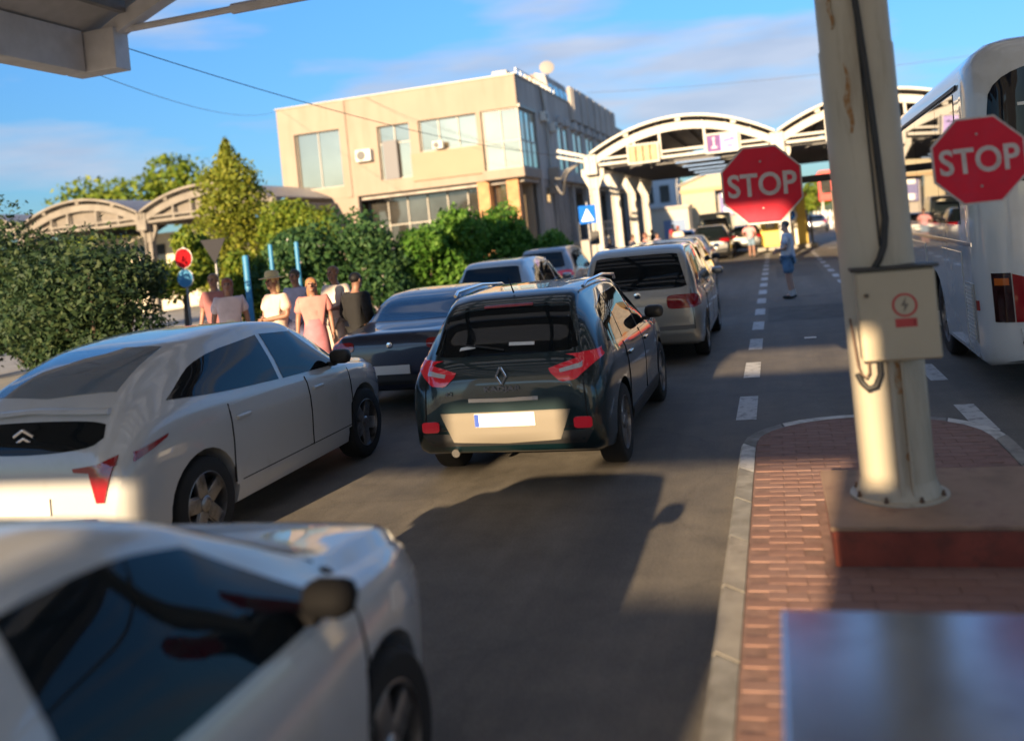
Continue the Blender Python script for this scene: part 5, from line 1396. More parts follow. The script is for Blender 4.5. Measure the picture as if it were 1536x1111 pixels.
LM = {
 'hedge': leaf_mat('hedge_leaf', [(.03, .085, .012), (.06, .16, .018), (.11, .24, .03), (.15, .27, .045)]),
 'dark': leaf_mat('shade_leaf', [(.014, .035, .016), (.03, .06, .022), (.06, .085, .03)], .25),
 'yellow': leaf_mat('yellow_leaf', [(.11, .14, .014), (.17, .20, .02), (.25, .25, .028), (.13, .18, .02)]),
 'lime': leaf_mat('lime_leaf', [(.07, .13, .015), (.14, .20, .02), (.22, .25, .025)]),
 'mid': leaf_mat('mid_leaf', [(.02, .06, .022), (.045, .11, .035), (.08, .15, .045)]),
 'flower': leaf_mat('blossom', [(.55, .45, .45), (.6, .55, .5)]),
}
def plant(name, label, cat, x, y, clumps, lm, size, trunk=None, group=None, zb=0.0, stems=0, flowers=0, inner=None):
    t = thing(name, label, cat, (x, y, zb), 0, group)
    leaves('crown' if trunk else 'foliage', clumps, size, LM[lm], t)
    if trunk:
        th, tr = trunk
        mb = MB(); mb.tube([(0, 0, 0), (.03, .02, th * .4), (-.02, .03, th * .8), (0, 0, th)], [tr, tr * .8, tr * .6, tr * .25], 10)
        for k, (c, r, n) in enumerate(clumps[:8]):
            z0 = th * (.35 + .06 * k); mb.tube([(0, 0, z0), (c[0] * .5, c[1] * .5, (z0 + c[2]) * .5 + .1), (c[0] * .95, c[1] * .95, c[2])], [tr * .35, tr * .22, tr * .08], 6)
        mb.build('trunk', M_bark, t, smooth=60)
    else:
        mb = MB()
        for k, (c, r, n) in enumerate(clumps[:10]):
            mb.tube([(c[0] * .3, c[1] * .3, 0), (c[0] * .7, c[1] * .7, c[2] * .5), (c[0], c[1], c[2] + r[2] * .5)], [.04, .03, .01], 6)
        mb.build('stem', M_bark, t)
    if flowers:
        cl = [(c, (r[0] * 1.02, r[1] * 1.02, r[2] * 1.02), flowers) for c, r, n in clumps[:4]]
        leaves('blossoms', cl, .07, LM['flower'], t, shell=.95)
    return t
def ballclumps(w_, d_, h_, n, k, z0=.3, seed=1):
    r_ = random.Random(seed); out_ = []
    for i in range(k):
        a = r_.uniform(0, 2 * PI); q = math.sqrt(r_.random()) * .72
        z = z0 + (h_ - z0) * (.2 + .62 * r_.random()) * (1 - q * .25)
        s = r_.uniform(.20, .50)
        out_.append(((math.cos(a) * q * w_ / 2, math.sin(a) * q * d_ / 2, z), (w_ * s * .62, d_ * s * .62, (h_ - z0) * s * .55), n // k))
    return out_
# bright hedge: separate shrubs side by side in front of the building
hedge = [(-7.35, 29.0, 2.0, 1.9, 2.35, 'right hand end'), (-8.55, 28.2, 2.5, 2.2, 3.05, ''), (-9.6, 26.6, 2.4, 2.2, 3.35, ''), (-10.6, 25.6, 2.5, 2.2, 3.25, '')]
hl_ = ['lowest leafy green shrub, at the car end of the bright hedge', 'glossy green shrub second from the car end of the bright hedge', 'tallest glossy green shrub in the middle of the bright hedge', 'green shrub at the far left end of the bright hedge']
for i, (x, y, w_, d_, h_, _) in enumerate(hedge):
    plant('shrub', hl_[i], 'shrub', x, y, ballclumps(w_, d_, h_, 9500, 15, .1, 20 + i), 'hedge', .085, group='shrubs of the bright hedge', zb=.1 if x < -7.6 else 0)
old = [(-11.6, 24.0, 2.6, 2.4, 3.2, 'mid', 26, 'oleander with white blossoms behind the people in black and peach'), (-13.0, 23.6, 2.6, 2.4, 3.5, 'mid', 18, 'tall dark green oleander with sparse blossoms beside the bright hedge'), (-14.3, 24.6, 2.6, 2.4, 3.3, 'mid', 0, 'dark green shrub behind the blue posts'),
       (-15.6, 25.0, 2.2, 2.2, 2.9, 'lime', 0, 'lime green shrub at the foot of the yellow tree')]
for i, (x, y, w_, d_, h_, lm, fl, lb) in enumerate(old):
    plant('oleander' if fl else 'shrub', lb, 'shrub', x, y, ballclumps(w_, d_, h_, 8500, 15, .1, 40 + i), lm, .09, zb=.13, flowers=fl)
cone = []
for k in range(16):
    q = k / 15; z = .9 + 4.75 * q; rr = 1.55 * (1 - q ** 1.8) ** .6 + .30; a = k * 2.4
    cone.append(((math.cos(a) * rr * .38, math.sin(a) * rr * .38, z), (rr * .72, rr * .72, .68), 800))
plant('tree', 'tall yellow green conifer in front of the low canopy on the left', 'tree', -18.1, 27.6, cone, 'yellow', .085, trunk=(5.4, .14), zb=.13)
plant('tree', 'lime green young tree right of the yellow conifer', 'tree', -15.0, 27.0, ballclumps(3.6, 2.8, 4.9, 10000, 13, .9, 61), 'lime', .09, trunk=(3.4, .10), zb=.13)
plant('tree', 'small lime tree behind the red round sign', 'tree', -16.0, 21.6, ballclumps(1.9, 1.9, 3.3, 5000, 9, 1.0, 62), 'lime', .085, trunk=(2.4, .08), zb=.13)
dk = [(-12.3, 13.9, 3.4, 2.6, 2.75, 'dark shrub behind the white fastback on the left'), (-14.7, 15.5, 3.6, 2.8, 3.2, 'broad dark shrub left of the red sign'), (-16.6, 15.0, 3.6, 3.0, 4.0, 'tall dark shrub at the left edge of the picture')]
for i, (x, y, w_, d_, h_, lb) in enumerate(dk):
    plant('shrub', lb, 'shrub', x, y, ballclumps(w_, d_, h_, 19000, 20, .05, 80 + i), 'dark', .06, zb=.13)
plant('tree', 'dark round tree top at the left edge above the dark shrubs', 'tree', -22.0, 19.0, ballclumps(3.6, 3.4, 6.2, 7000, 11, 2.2, 91), 'dark', .12, trunk=(4.6, .2))
plant('tree', 'distant green tree beyond the low canopy, left half', 'tree', -46.5, 56.0, ballclumps(9, 7, 10.3, 7000, 12, 3, 92), 'lime', .24, trunk=(7, .3))
plant('tree', 'distant green tree beyond the low canopy, right half', 'tree', -41.0, 58.0, ballclumps(8, 7, 11.6, 7000, 12, 3, 93), 'lime', .24, trunk=(7.5, .3))
for i, (x, y, hh, lb) in enumerate(((5.0, 112, 6, 'roadside tree on the green bank beside the red kiosk'), (-14, 130, 9, 'distant tree beside the cream gable building'))):
    plant('tree', lb, 'tree', x, y, ballclumps(6, 5, hh, 3500, 9, 1.2, 95 + i), 'lime', .22, trunk=(hh * .7, .2))

# ------------------------------------------------------------------ signs and posts on the left pavement
M_blue = mat('blue_paint', (.03, .19, .36), rough=.5, var=.1)
for i, (x, hh, lb) in enumerate(((-12.25, 2.1, 'thick blue post just behind the group of people'), (-11.55, 2.3, 'middle blue post of the three behind the people'), (-10.85, 2.3, 'thin blue post nearest the dark oleander'))):
    t = thing('blue_post', lb, 'post', (x, 19, .14), 0, 'blue posts behind the people')
    r = .075 if i == 0 else .05
    MB().lathe([(r, 0), (r, hh), (r * .8, hh + .03)], 16).build('shaft', M_blue, t, smooth=40)
    MB().lathe([(r * 1.8, 0), (r * 1.8, .02), (r * 1.05, .05)], 16).build('foot', M_blue, t, smooth=30)
t = thing('road_sign', 'red round sign over a blue one beside the dark shrubs', 'sign', (-14.1, 19.2, .14))
MB().lathe([(.03, 0), (.03, 2.5)], 12).build('post', M_galv, t, smooth=40)
RXm = Matrix.Rotation(PI / 2, 4, 'X')
for z, r, mm, nm in ((2.22, .24, mat('sunlit_sign_red', (.30, .008, .012), rough=.8, spec=.08), 'red_disc'), (1.72, .22, M_blue, 'blue_disc')):  # disc red darkened because it stands in full sun
    d_ = MB().lathe([(r, .04), (r, .055), (.02, .056)], 28, Matrix.Translation((0, 0, z)) @ RXm).build(nm, mm, t, smooth=30)
    MB().lathe([(r * 1.06, .033), (r * 1.06, .039)], 28, Matrix.Translation((0, 0, z)) @ RXm).build('rim', M_plate, d_, smooth=30)
t = thing('road_sign', 'grey back of a triangular sign right of the red round sign', 'sign', (-13.35, 19.4, .14))
MB().lathe([(.03, 0), (.03, 2.6)], 12).build('post', M_galv, t, smooth=40)
MB().prism([(-.36, 2.62), (.36, 2.62), (0, 2.0)], 'y', -.045, -.033).build('triangle_plate', mat('sign_back', (.035, .035, .04), rough=.8, spec=.1), t)
# pedestrian crossing sign
t = thing('crossing_sign', 'blue pedestrian crossing sign before the first canopy column', 'sign', (-6.62, 33.0, 0))
MB().lathe([(.04, 0), (.04, 3.1)], 12).build('post', M_galv, t, smooth=40)
MB().box(-.32, .32, -.07, -.045, 2.3, 2.98, .01).build('blue_plate', mat('sign_blue', (.01, .12, .50), rough=.8, spec=.1), t)
MB().prism([(-.24, 2.40), (.24, 2.40), (0, 2.86)], 'y', -.076, -.0705).build('white_triangle', M_plate, t)
fg = MB(); fg.ball((.0, -.079, 2.70), (.03, .004, .03), 8); y_ = -.079
for a, b, r in (((0, y_, 2.67), (-.01, y_, 2.55), .03), ((-.01, y_, 2.55), (.06, y_, 2.43), .018), ((-.01, y_, 2.55), (-.07, y_, 2.43), .018), ((0, y_, 2.64), (.07, y_, 2.57), .013), ((0, y_, 2.64), (-.06, y_, 2.57), .013)):
    fg.tube([a, b], r, 6, flat=.15)
fg.build('walking_figure', M_dark, t)
MB().box(-.02, .36, -.03, .03, 1.5, 2.0, .01).build('control_box', M_plastic, t)

# ------------------------------------------------------------------ gate furniture in the distance
M_yel = mat('yellow_paint', (.66, .47, .07), rough=.5, dirt=(.45, .30, .06), dscale=1.5, dlo=.5, dhi=.9)
t = thing('control_booth', 'yellow control booth between the far lanes behind the man', 'booth', (.5, 50.5, 0))
MB().box(-1.25, -.05, 0, 1.9, .2, 2.7, .03).build('wall', M_yel, t)
MB().box(.65, 1.15, 0, 1.9, .2, 2.7, .03).build('wall', M_yel, t)
MB().box(-.05, .65, .35, 1.9, .2, 2.7).build('wall', mat('booth_white', (.6, .58, .52), rough=.6), t)
MB().box(-1.4, 1.3, -.2, 2.1, 2.7, 2.95, .04).build('roof', M_yel, t)
MB().box(-1.5, 1.6, -.8, 3.6, 0, .2, .03).build('kerb_base', M_kerb, t)
MB().box(1.16, 1.26, .2, 1.7, .9, 2.0).build('side_window', M_darkglass, t)
MB().box(-1.0, -.5, -.02, .03, 1.2, 2.2).build('front_window', M_darkglass, t)
MB().box(1.3, 1.42, .1, .2, .2, 1.7, .01).build('bumper_rail', M_plastic, t)
ds = thing('direction_sign', 'round blue and white sign on the yellow booth', 'sign', (.78, 50.42, 1.75))
MB().lathe([(.42, .0), (.42, .02), (.02, .021)], 28, RXm).build('white_disc', M_plate, ds, smooth=30)
MB().lathe([(.30, .0), (.30, .004), (.02, .0045)], 28, Matrix.Translation((.02, -.022, .05)) @ RXm).build('blue_disc', mat('sign_blue', (.01, .14, .52)), ds, smooth=30)
MB().prism([(-.2, .12), (.02, .0), (-.05, -.16), (.16, .02), (.1, .2)], 'y', -.034, -.028).build('arrow', M_plate, ds)
t = thing('red_kiosk', 'small red kiosk on posts by the far verge', 'kiosk', (5.6, 92, 0))
M_rk = mat('kiosk_red', (.55, .03, .02), rough=.5)
for x in (-1, 1):
    for y in (-.8, .8): MB().box(x - .08, x + .08, y - .08, y + .08, 0, 2.6).build('post', M_steel, t)
MB().box(-1.3, 1.3, -1.1, 1.1, 2.6, 3.3, .05).build('cabin', M_rk, t)
MB().prism([(-1.5, 4.9), (1.5, 4.9), (1.1, 5.5), (-1.1, 5.5)], 'y', -1.3, 1.3).build('roof', M_rk, t)
for x in (-1.15, 0, 1.15): MB().box(x - .1, x + .1, -1.08, 1.08, 3.3, 4.9).build('pillar', M_rk, t)
MB().box(-1.02, 1.02, -.6, -.5, 3.3, 4.9).build('window', M_darkglass, t)
t = thing('white_fence', 'low white paling fence on the far verge', 'fence', (3.5, 88, 0))
for k in range(12): MB().box(-2 + k * .34, -1.84 + k * .34, -.03, .03, .0, 1.7).build('paling', M_plate, t)
MB().box(-2.1, 2.0, .035, .08, .5, .6).box(-2.1, 2.0, .035, .08, 1.3, 1.4).build('rail', M_plate, t)
# cream gable building
t = thing('gable_building', 'cream gabled building with wide opening beyond the canopy', 'building', (-3.9, 76, 0))
M_cr = mat('cream_render', (.42, .37, .26), rough=.85, var=.06)
MB().prism([(-3.3, 4.5), (6.0, 4.5), (6.0, 4.9), (1.35, 6.4), (-3.3, 4.9)], 'y', 0, .4).box(-3.3, -.6, 0, .4, 0, 4.5).box(2.6, 6.0, 0, .4, 0, 4.5).build('wall', M_cr, t)
MB().box(-3.4, 6.1, -.12, 0, 4.3, 4.6).build('string_course', mat('tan_band', (.42, .30, .17), rough=.8), t)
MB().prism([(-3.5, 4.92), (1.35, 6.5), (6.2, 4.92), (6.2, 5.05), (1.35, 6.65), (-3.5, 5.05)], 'y', -.3, 12).build('roof', M_conc, t)
MB().box(-3.3, -3.0, .4, 12, 0, 4.9).build('side_wall', M_cr, t)
MB().box(-.6, 2.6, 1.2, 1.4, 0, 4.5).build('back_wall', M_conc, t)
bb = thing('billboard', 'blue and white billboard inside the gable building opening', 'billboard', (-3.0, 76.9, 3.1))
MB().box(-1.2, 1.4, 0, .1, -.9, 1.1).build('board', mat('board_blue', (.10, .10, .30), rough=.5), bb)
MB().box(-.95, 1.3, -.02, 0, .55, .95).box(-.9, -.2, -.02, 0, -.8, -.3).build('white_print', M_plate, bb)
MB().box(-.1, .1, -.02, 0, -.3, .35).box(.3, 1.0, -.02, 0, -.7, -.45).build('pink_print', mat('board_pink', (.6, .2, .3), rough=.5), bb)
t = thing('white_hut', 'low white hut with blue shutter left of the gable building', 'hut', (-8.0, 72, 0))
MB().box(-1.6, 1.6, 0, 3, 0, 3.1, .03).build('wall', mat('hut_white', (.46, .43, .37), rough=.8), t)
MB().box(-1.75, 1.75, -.15, 3.1, 3.1, 3.3).build('roof', M_conc, t)
MB().box(-.4, 1.3, -.05, 0, .6, 2.2).build('shutter', mat('shutter_blue', (.10, .17, .32), rough=.5), t)
t = thing('white_block', 'pale two storey block beyond the canopy columns', 'building', (-13.0, 96, 0))
MB().box(-4, 3.2, 0, 8, 0, 7.2).build('wall', mat('pale_block', (.50, .52, .54), rough=.8), t)
MB().box(-4.2, 3.4, -.2, 8.2, 7.2, 7.5).build('roof', M_conc, t)
for k in range(4):
    for z in (1.2, 4.2): MB().box(-3.4 + k * 1.7, -2.4 + k * 1.7, -.06, .0, z, z + 1.8).build('window', M_darkglass, t)
def lamp_post(label, x, y, hh):
    t = thing('street_lamp', label, 'street lamp', (x, y, 0))
    MB().tube([(0, 0, 0), (0, 0, hh * .85), (.15, 0, hh * .96), (.7, 0, hh)], [.09, .06, .05, .04], 10).build('post', M_galv, t, smooth=50)
    MB().box(.6, 1.25, -.12, .12, hh - .06, hh + .06, .03).build('lamp_head', M_galv, t)
lamp_post('street lamp left of the cream gable building', -7.9, 80, 6.3)

# ------------------------------------------------------------------ people
SKINS = [mat('skin_sun_dimmed', (.28, .145, .10), rough=.5), mat('skin_tan', (.24, .125, .08), rough=.5), mat('skin_shade_lifted', (.55, .33, .25), rough=.5)]  # skin darkened for people in sun, lightened copy for the man in shade
def skin_mesh(name, verts, edges, radii, lev=2, root=0):
    me = bpy.data.meshes.new(name); me.from_pydata(verts, edges, [])
    o = bpy.data.objects.new(name, me); C.objects.link(o)
    o.modifiers.new('skin', 'SKIN'); s = o.modifiers.new('sub', 'SUBSURF'); s.levels = lev
    if not me.skin_vertices: 
        bpy.context.view_layer.update()
    sv = me.skin_vertices[0].data
    for i, r in enumerate(radii):
        sv[i].radius = r if hasattr(r, '__len__') else (r, r); sv[i].use_root = (i == root)
    o.modifiers['skin'].use_smooth_shade = True
    me2 = bpy.data.meshes.new_from_object(o.evaluated_get(bpy.context.evaluated_depsgraph_get()))
    bpy.data.objects.remove(o)
    return me2
def person(label, x, y, rz, hgt=1.75, top=(.5, .3, .3), bottom=(.1, .1, .15), style='shorts', hair=(.05, .035, .025), skin=0, arms='down', hat=None, long_sleeve=False, zb=0.0, lean=0.0, group=None, turn=0.0, shoes=(.03, .03, .03), socks=None, plaid=False, hairlen=0, fat=1.0):
    k = hgt / 1.75
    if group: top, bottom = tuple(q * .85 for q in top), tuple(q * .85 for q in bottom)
    t = thing('person', label, 'person', (x, y, zb), rz, group)
    S = SKINS[skin]
    # facing -Y in local space, +X is the person's left
    J = {'pel': (0, 0, .95), 'wai': (0, .0, 1.10), 'che': (0, .015, 1.32), 'nek': (0, .02, 1.49), 'hed': (0, -.015, 1.56), 'hd2': (0, -.02, 1.66), 'crn': (0, -.01, 1.715),
         'lh': (.095, 0, .90), 'lk': (.105, -.015, .50), 'la': (.11, .02, .09), 'lt': (.125, -.15, .035),
         'rh': (-.095, 0, .90), 'rk': (-.105, -.02, .50), 'ra': (-.12, .03, .09), 'rt': (-.14, -.14, .035),
         'ls': (.185, .02, 1.42), 'rs': (-.185, .02, 1.42)}
    if arms == 'down': J.update(le=(.25, .04, 1.14), lw=(.27, -.04, .90), re=(-.25, .04, 1.14), rw=(-.27, -.04, .90))
    elif arms == 'folded': J.update(le=(.26, .0, 1.15), lw=(.05, -.20, 1.12), re=(-.26, .0, 1.15), rw=(-.04, -.22, 1.08))
    elif arms == 'hips': J.update(le=(.38, .10, 1.17), lw=(.19, -.02, 1.02), re=(-.38, .10, 1.17), rw=(-.19, -.02, 1.02))
    elif arms == 'belly': J.update(le=(.26, .06, 1.17), lw=(.10, -.20, 1.00), re=(-.26, .06, 1.17), rw=(-.08, -.21, .98))
    elif arms == 'up': J.update(le=(.30, -.05, 1.25), lw=(.12, -.10, 1.52), re=(-.25, .04, 1.14), rw=(-.27, -.04, .90))
    for n_ in ('l', 'r'):
        e, w_ = Vector(J[n_ + 'e']), Vector(J[n_ + 'w']); J[n_ + 'm'] = tuple(w_ + (w_ - e).normalized() * .07)
    rad = dict(pel=(.15, .115), wai=(.135, .105), che=(.155, .11), nek=.055, hed=.062, hd2=(.078, .092), crn=(.055, .065), lh=.088, lk=.058, la=.042, lt=.038, rh=.088, rk=.058, ra=.042, rt=.038, ls=.058, rs=.058, le=.043, re=.043, lw=.029, rw=.029, lm=(.034, .022), rm=(.034, .022))
    if fat != 1:
        for n_ in ('pel', 'wai', 'che'): rad[n_] = tuple(q * fat for q in rad[n_])
        rad['wai'] = (rad['wai'][0] * 1.06, rad['wai'][1] * 1.2); J['wai'] = (0, -.035, 1.10)
        for n_ in ('lh', 'rh', 'lk', 'rk'): rad[n_] *= 1.1
    names = list(J); ix = {n_: i for i, n_ in enumerate(names)}
    ed = [('pel', 'wai'), ('wai', 'che'), ('che', 'nek'), ('nek', 'hed'), ('hed', 'hd2'), ('hd2', 'crn'), ('pel', 'lh'), ('lh', 'lk'), ('lk', 'la'), ('la', 'lt'), ('pel', 'rh'), ('rh', 'rk'), ('rk', 'ra'), ('ra', 'rt'), ('che', 'ls'), ('ls', 'le'), ('le', 'lw'), ('lw', 'lm'), ('che', 'rs'), ('rs', 're'), ('re', 'rw'), ('rw', 'rm')]
    def tf(p): return (p[0] * k, (p[1] + lean * max(0, p[2] - .9)) * k, p[2] * k)
    sc_ = lambda r, a=0: tuple((q + a) * k for q in r) if hasattr(r, '__len__') else ((r + a) * k, (r + a) * k)
    me = skin_mesh('body', [tf(J[n_]) for n_ in names], [(ix[a], ix[b]) for a, b in ed], [sc_(rad[n_]) for n_ in names])
    # fingers, nose and ears joined into the body mesh
    ex = MB()
    for n_ in ('l', 'r'):
        e, w_, m_ = Vector(tf(J[n_ + 'e'])), Vector(tf(J[n_ + 'w'])), Vector(tf(J[n_ + 'm']))
        d = (m_ - w_).normalized(); sd_ = d.cross(Vector((1, 0, 0) if abs(d.x) < .8 else (0, 1, 0))).normalized(); cu_ = d.cross(sd_)
        for q, ln in zip((-1.5, -.5, .5, 1.5), (.065, .08, .085, .072)):
            b0 = m_ + sd_ * q * .018 * k; b1 = b0 + d * ln * .5 * k; b2 = b1 + (d * .8 + cu_ * .5) * ln * .5 * k
            ex.tube([b0 - d * .02 * k, b1, b2], [.010 * k, .009 * k, .006 * k], 6)
        b0 = w_ + d * .025 * k + sd_ * .02 * k; ex.tube([b0, b0 + (d + sd_ * .9) * .03 * k, b0 + (d * 1.7 + sd_ * 1.0) * .035 * k], [.011 * k, .010 * k, .007 * k], 6)
    hc = Vector(tf(J['hd2']))
    ex.tube([hc + Vector((0, -.085, .015)) * k, hc + Vector((0, -.108, -.02)) * k, hc + Vector((0, -.09, -.035)) * k], [.010 * k, .017 * k, .012 * k], 8)
    for s in (1, -1): ex.ball(hc + Vector((s * .080, .005, -.01)) * k, (.012 * k, .025 * k, .034 * k), 8)
    ex.ball(hc + Vector((0, -.055, -.085)) * k, (.038 * k, .035 * k, .03 * k), 10)
    bm = bmesh.new(); bm.from_mesh(me); me_e = ex.mesh('x', S, 180); bm.from_mesh(me_e); bm.to_mesh(me); bm.free(); bpy.data.meshes.remove(me_e)
    me.materials.clear(); me.materials.append(S); me.shade_smooth()
    b = bpy.data.objects.new('body', me); C.objects.link(b); b.parent = t
    MB().ball(hc + Vector((.03, -.088, .012)) * k, .011 * k, 8).ball(hc + Vector((-.03, -.088, .012)) * k, .011 * k, 8).build('eyes', M_dark, b, smooth=180)
    MB().tube([hc + Vector((-.026, -.088, -.058)) * k, hc + Vector((0, -.094, -.060)) * k, hc + Vector((.026, -.088, -.058)) * k], .006 * k, 6).build('mouth', mat('lips', (.28, .09, .08), rough=.5), b)
    # clothes
    tm_ = mat('cloth_%.2f_%.2f_%.2f' % top, top, rough=.9, var=.12, vscale=6)
    if plaid:
        tm_ = bpy.data.materials.new('plaid_cloth'); tm_.use_nodes = True; tt = tm_.node_tree; bb_ = tt.nodes['Principled BSDF']; bb_.inputs['Roughness'].default_value = .9
        tcn = N(tt, 'ShaderNodeTexCoord'); fac = []
        for dr, s_ in (('X', 14), ('Z', 13)):
            wv = N(tt, 'ShaderNodeTexWave', bands_direction=dr); wv.inputs['Scale'].default_value = s_ / 2.2
            tt.links.new(tcn.outputs['Object'], wv.inputs[0]); fac.append(wv)
        ad = N(tt, 'ShaderNodeMath', operation='MULTIPLY'); tt.links.new(fac[0].outputs[1], ad.inputs[0]); tt.links.new(fac[1].outputs[1], ad.inputs[1])
        rm_ = N(tt, 'ShaderNodeValToRGB'); rm_.color_ramp.elements[0].color = (.34, .40, .56, 1); rm_.color_ramp.elements[1].color = (.85, .85, .85, 1); rm_.color_ramp.elements[1].position = .28
        tt.links.new(ad.outputs[0], rm_.inputs[0]); tt.links.new(rm_.outputs[0], bb_.inputs['Base Color'])
    def garment(name, joints, edges_, extra, m, overrides={}):
        nm = list(joints); ii = {n_: i for i, n_ in enumerate(nm)}
        g = skin_mesh(name, [tf(joints[n_]) for n_ in nm], [(ii[a], ii[c_]) for a, c_ in edges_], [sc_(overrides.get(n_, rad.get(n_, .05)), extra) for n_ in nm])
        ph_ = random.uniform(0, 20)
        for v in g.vertices:
            c_ = v.co; f_ = math.sin(c_.z * 38 + 5 * math.sin(c_.x * 14 + ph_) + ph_) * .5 + math.sin(c_.x * 45 + c_.z * 16 + ph_) * .5
            v.co = c_ + v.normal * (.0065 * f_ + .010 * max(0, math.sin(c_.z * 9 + ph_)) * (1 if c_.z > .8 else .3)) * k
        g.materials.clear(); g.materials.append(m); g.shade_smooth()
        o = bpy.data.objects.new(name, g); C.objects.link(o); o.parent = t; return o
    lerp3 = lambda a, c_, q: tuple(a[i] + (c_[i] - a[i]) * q for i in range(3))
    sl = {}
    for n_ in ('l', 'r'):
        sl[n_ + 'c'] = lerp3(J[n_ + 's'], J[n_ + 'e'], .75) if not long_sleeve else J[n_ + 'e']
        if long_sleeve: sl[n_ + 'd'] = lerp3(J[n_ + 'e'], J[n_ + 'w'], .92)
    js = {n_: J[n_] for n_ in ('wai', 'che', 'ls', 'rs')}; js['hip'] = (0, 0, .93); js['tn'] = (0, .018, 1.445); js.update(sl)
    es = [('hip', 'wai'), ('wai', 'che'), ('che', 'tn'), ('che', 'ls'), ('ls', 'lc'), ('che', 'rs'), ('rs', 'rc')] + ([('lc', 'ld'), ('rc', 'rd')] if long_sleeve else [])
    ov = dict(hip=(.158 * fat, .125 * fat), tn=.075, lc=.056, rc=.056, ld=.042, rd=.042)
    garment('shirt' if style != 'dress' else 'dress_top', js, es, .024, tm_, ov)
    bm_ = mat('cloth_%.2f_%.2f_%.2f' % bottom, bottom, rough=.9, var=.18, vscale=8)
    if style in ('shorts', 'trousers'):
        jl = {'pel': (0, 0, .97), 'lh': J['lh'], 'rh': J['rh']}
        q = .88 if style == 'shorts' else 1.0
        jl['l2'] = lerp3(J['lh'], J['lk'], q); jl['r2'] = lerp3(J['rh'], J['rk'], q); el = [('pel', 'lh'), ('lh', 'l2'), ('pel', 'rh'), ('rh', 'r2')]
        ovl = dict(pel=(.122 * fat, .105 * fat), lh=.094 * fat, rh=.094 * fat, l2=.084 * fat, r2=.084 * fat)
        if style == 'trousers':
            jl['l3'] = lerp3(J['lk'], J['la'], .95); jl['r3'] = lerp3(J['rk'], J['ra'], .95); el += [('l2', 'l3'), ('r2', 'r3')]; ovl.update(l2=.066, r2=.066, l3=.058, r3=.058)
        garment(style, jl, el, .012, bm_, ovl)
    else:
        hem = .42 if style == 'dress' else .55
        MB().lathe([(.150 * k, 1.12 * k), (.165 * k, 1.0 * k), (.19 * k, .88 * k), (.215 * k, .65 * k), (.24 * k, hem * k), (.225 * k, hem * k + .01), (.14 * k, 1.0 * k)], 24, Matrix.Diagonal((1, .82, 1, 1))).build('skirt', bm_, t, smooth=60)
    # shoes and socks
    for n_ in ('l', 'r'):
        a, tt_ = Vector(tf(J[n_ + 'a'])), Vector(tf(J[n_ + 't'])); d = (tt_ - a); d.z = 0; d.normalize()
        c0 = Vector((a.x, a.y, 0)) + d * .065 * k
        M = Matrix.Translation(c0) @ Matrix(((-d.y * -1, d.x, 0, 0), (-d.x, d.y, 0, 0), (0, 0, 1, 0), (0, 0, 0, 1)))
        sh_ = MB().ball((0, 0, .045 * k), (.052 * k, .145 * k, .045 * k), 14)
        sh_.v = [tuple(M @ Vector(p)) for p in sh_.v]
        sh_.build('shoe', mat('shoe_%.2f' % shoes[0], shoes, rough=.7), t, smooth=180)
        if socks: MB().tube([a + Vector((0, 0, -.03)) * k, a + Vector((0, -.005, .10)) * k], [.052 * k, .050 * k], 12).build('sock', mat('sock_white', socks, rough=.9), t, smooth=60)
    # hair and hats
    hm = mat('hair_%.2f_%.2f' % hair[:2], hair, rough=.6, var=.2, vscale=30)
    hb = MB(); hb.ball(hc + Vector((0, .018, .030)) * k, (.088 * k, .098 * k, .082 * k), 16)
    hb.v = [(p[0], max(p[1], hc.y - .045 * k) if p[2] < hc.z + .045 * k else p[1], max(p[2], hc.z - .055 * k)) for p in hb.v]
    if hairlen: hb.ball(hc + Vector((0, .055, -.09 * hairlen)) * k, (.085 * k, .055 * k, .13 * hairlen * k), 14)
    hb.build('hair', hm, t, smooth=180)
    if hat == 'brim':
        MB().lathe([(.19 * k, 0), (.195 * k, .006), (.11 * k, .02), (.10 * k, .09), (.07 * k, .115), (.02, .12)], 24, Matrix.Translation(hc + Vector((0, .005, .045)) * k)).build('hat', mat('straw_hat', (.58, .45, .25), rough=.9), t, smooth=50)
    elif hat == 'cap':
        cp = MB().lathe([(.094 * k, 0), (.093 * k, .03), (.07 * k, .075), (.02, .09)], 20, Matrix.Translation(hc + Vector((0, 0, .03)) * k))
        cp.box(-.07 * k, .07 * k, hc.y - .17 * k, hc.y - .05 * k, hc.z + .032 * k, hc.z + .045 * k, .004); cp.build('cap', mat('cap_red', (.30, .05, .04), rough=.8), t, smooth=40)
    return t
PK = 0.14
person('man in a plaid shirt and denim shorts standing alone in the empty lane', .22, 22.0, R(-100), 1.80, (.5, .5, .55), (.13, .25, .40), 'shorts', hair=(.10, .09, .085), arms='folded', skin=2, plaid=True, socks=(.6, .6, .6), lean=.02, fat=1.15)
person('person in a pink top and denim shorts behind the STOP sign', -1.15, 44.2, R(150), 1.72, (.66, .30, .32), (.16, .24, .33), 'shorts', hair=(.07, .04, .03), arms='hips', lean=.06)
person('person in a peach shirt and red cap standing beyond the white saloon', -4.75, 46.5, R(15), 1.80, (.72, .60, .50), (.08, .08, .1), 'trousers', hat='cap', arms='folded')
person('person in a dark red top under the far canopy', -6.4, 60.0, R(0), 1.85, (.30, .03, .04), (.03, .03, .04), 'trousers', hair=(.02, .015, .012))
person('dark haired person by the first canopy column wearing black', -6.3, 35.2, R(200), 1.62, (.03, .03, .035), (.05, .05, .06), 'trousers', hair=(.03, .02, .015), hairlen=1)
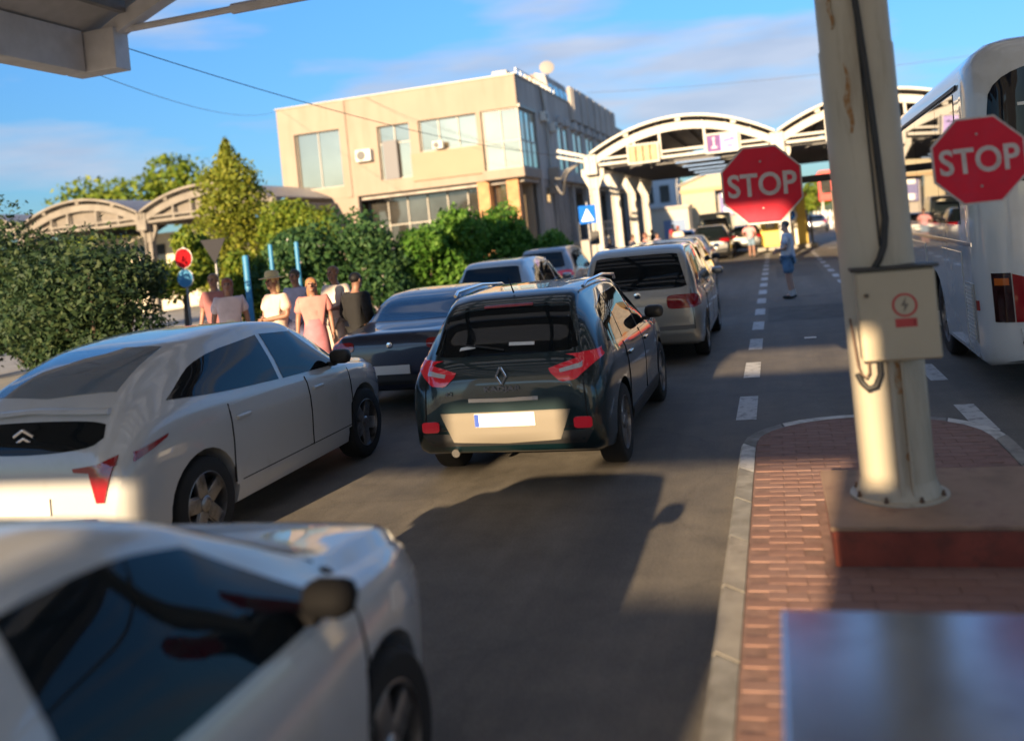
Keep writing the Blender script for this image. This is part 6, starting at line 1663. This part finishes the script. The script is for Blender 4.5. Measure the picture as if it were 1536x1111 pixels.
person('person in a pale top between the first two canopy columns', -6.0, 39.3, R(120), 1.66, (.55, .42, .35), (.12, .12, .15), 'trousers', hair=(.06, .04, .03), arms='folded')
person('red haired person in pink by the second canopy column', -5.6, 40.4, R(-60), 1.68, (.55, .25, .22), (.10, .10, .12), 'trousers', hair=(.12, .04, .03), hairlen=1)
person('person dressed in black leaning by the third canopy column', -5.9, 45.8, R(90), 1.75, (.02, .02, .025), (.02, .02, .025), 'trousers', long_sleeve=True, lean=.12)
person('person in a lilac top bending by the third canopy column', -5.1, 41.6, R(60), 1.60, (.46, .40, .52), (.10, .12, .2), 'trousers', lean=.25)
person('small dark figure beside the pale blue car', -4.5, 57.0, R(20), 1.7, (.10, .03, .03), (.03, .03, .03), 'trousers', arms='hips')
gp = 'people waiting on the left pavement'
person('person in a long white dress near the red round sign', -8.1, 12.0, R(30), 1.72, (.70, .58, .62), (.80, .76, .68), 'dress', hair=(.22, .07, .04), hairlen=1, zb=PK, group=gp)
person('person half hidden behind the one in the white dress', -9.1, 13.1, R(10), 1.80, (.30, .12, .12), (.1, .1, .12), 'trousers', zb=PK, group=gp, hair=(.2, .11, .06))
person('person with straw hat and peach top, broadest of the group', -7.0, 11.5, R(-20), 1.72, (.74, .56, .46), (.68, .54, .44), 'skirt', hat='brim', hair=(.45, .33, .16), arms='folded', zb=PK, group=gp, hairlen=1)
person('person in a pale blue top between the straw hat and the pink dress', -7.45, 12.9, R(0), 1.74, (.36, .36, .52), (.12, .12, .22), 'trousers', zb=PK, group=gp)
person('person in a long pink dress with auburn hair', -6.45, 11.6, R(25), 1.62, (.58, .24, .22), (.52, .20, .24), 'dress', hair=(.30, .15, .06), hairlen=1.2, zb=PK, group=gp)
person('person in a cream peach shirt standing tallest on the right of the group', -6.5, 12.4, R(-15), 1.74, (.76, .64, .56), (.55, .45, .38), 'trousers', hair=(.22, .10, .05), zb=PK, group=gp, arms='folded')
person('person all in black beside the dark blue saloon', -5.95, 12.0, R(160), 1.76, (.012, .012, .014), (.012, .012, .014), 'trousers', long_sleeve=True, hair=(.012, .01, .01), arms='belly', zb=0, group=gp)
# small white scrap on the road
tagp(MB().box(.28, .46, 14.94, 15.06, .004, .012, .003).build('road_stud', M_plate), 'small white raised stud in the empty lane left of the pole', 'road stud')
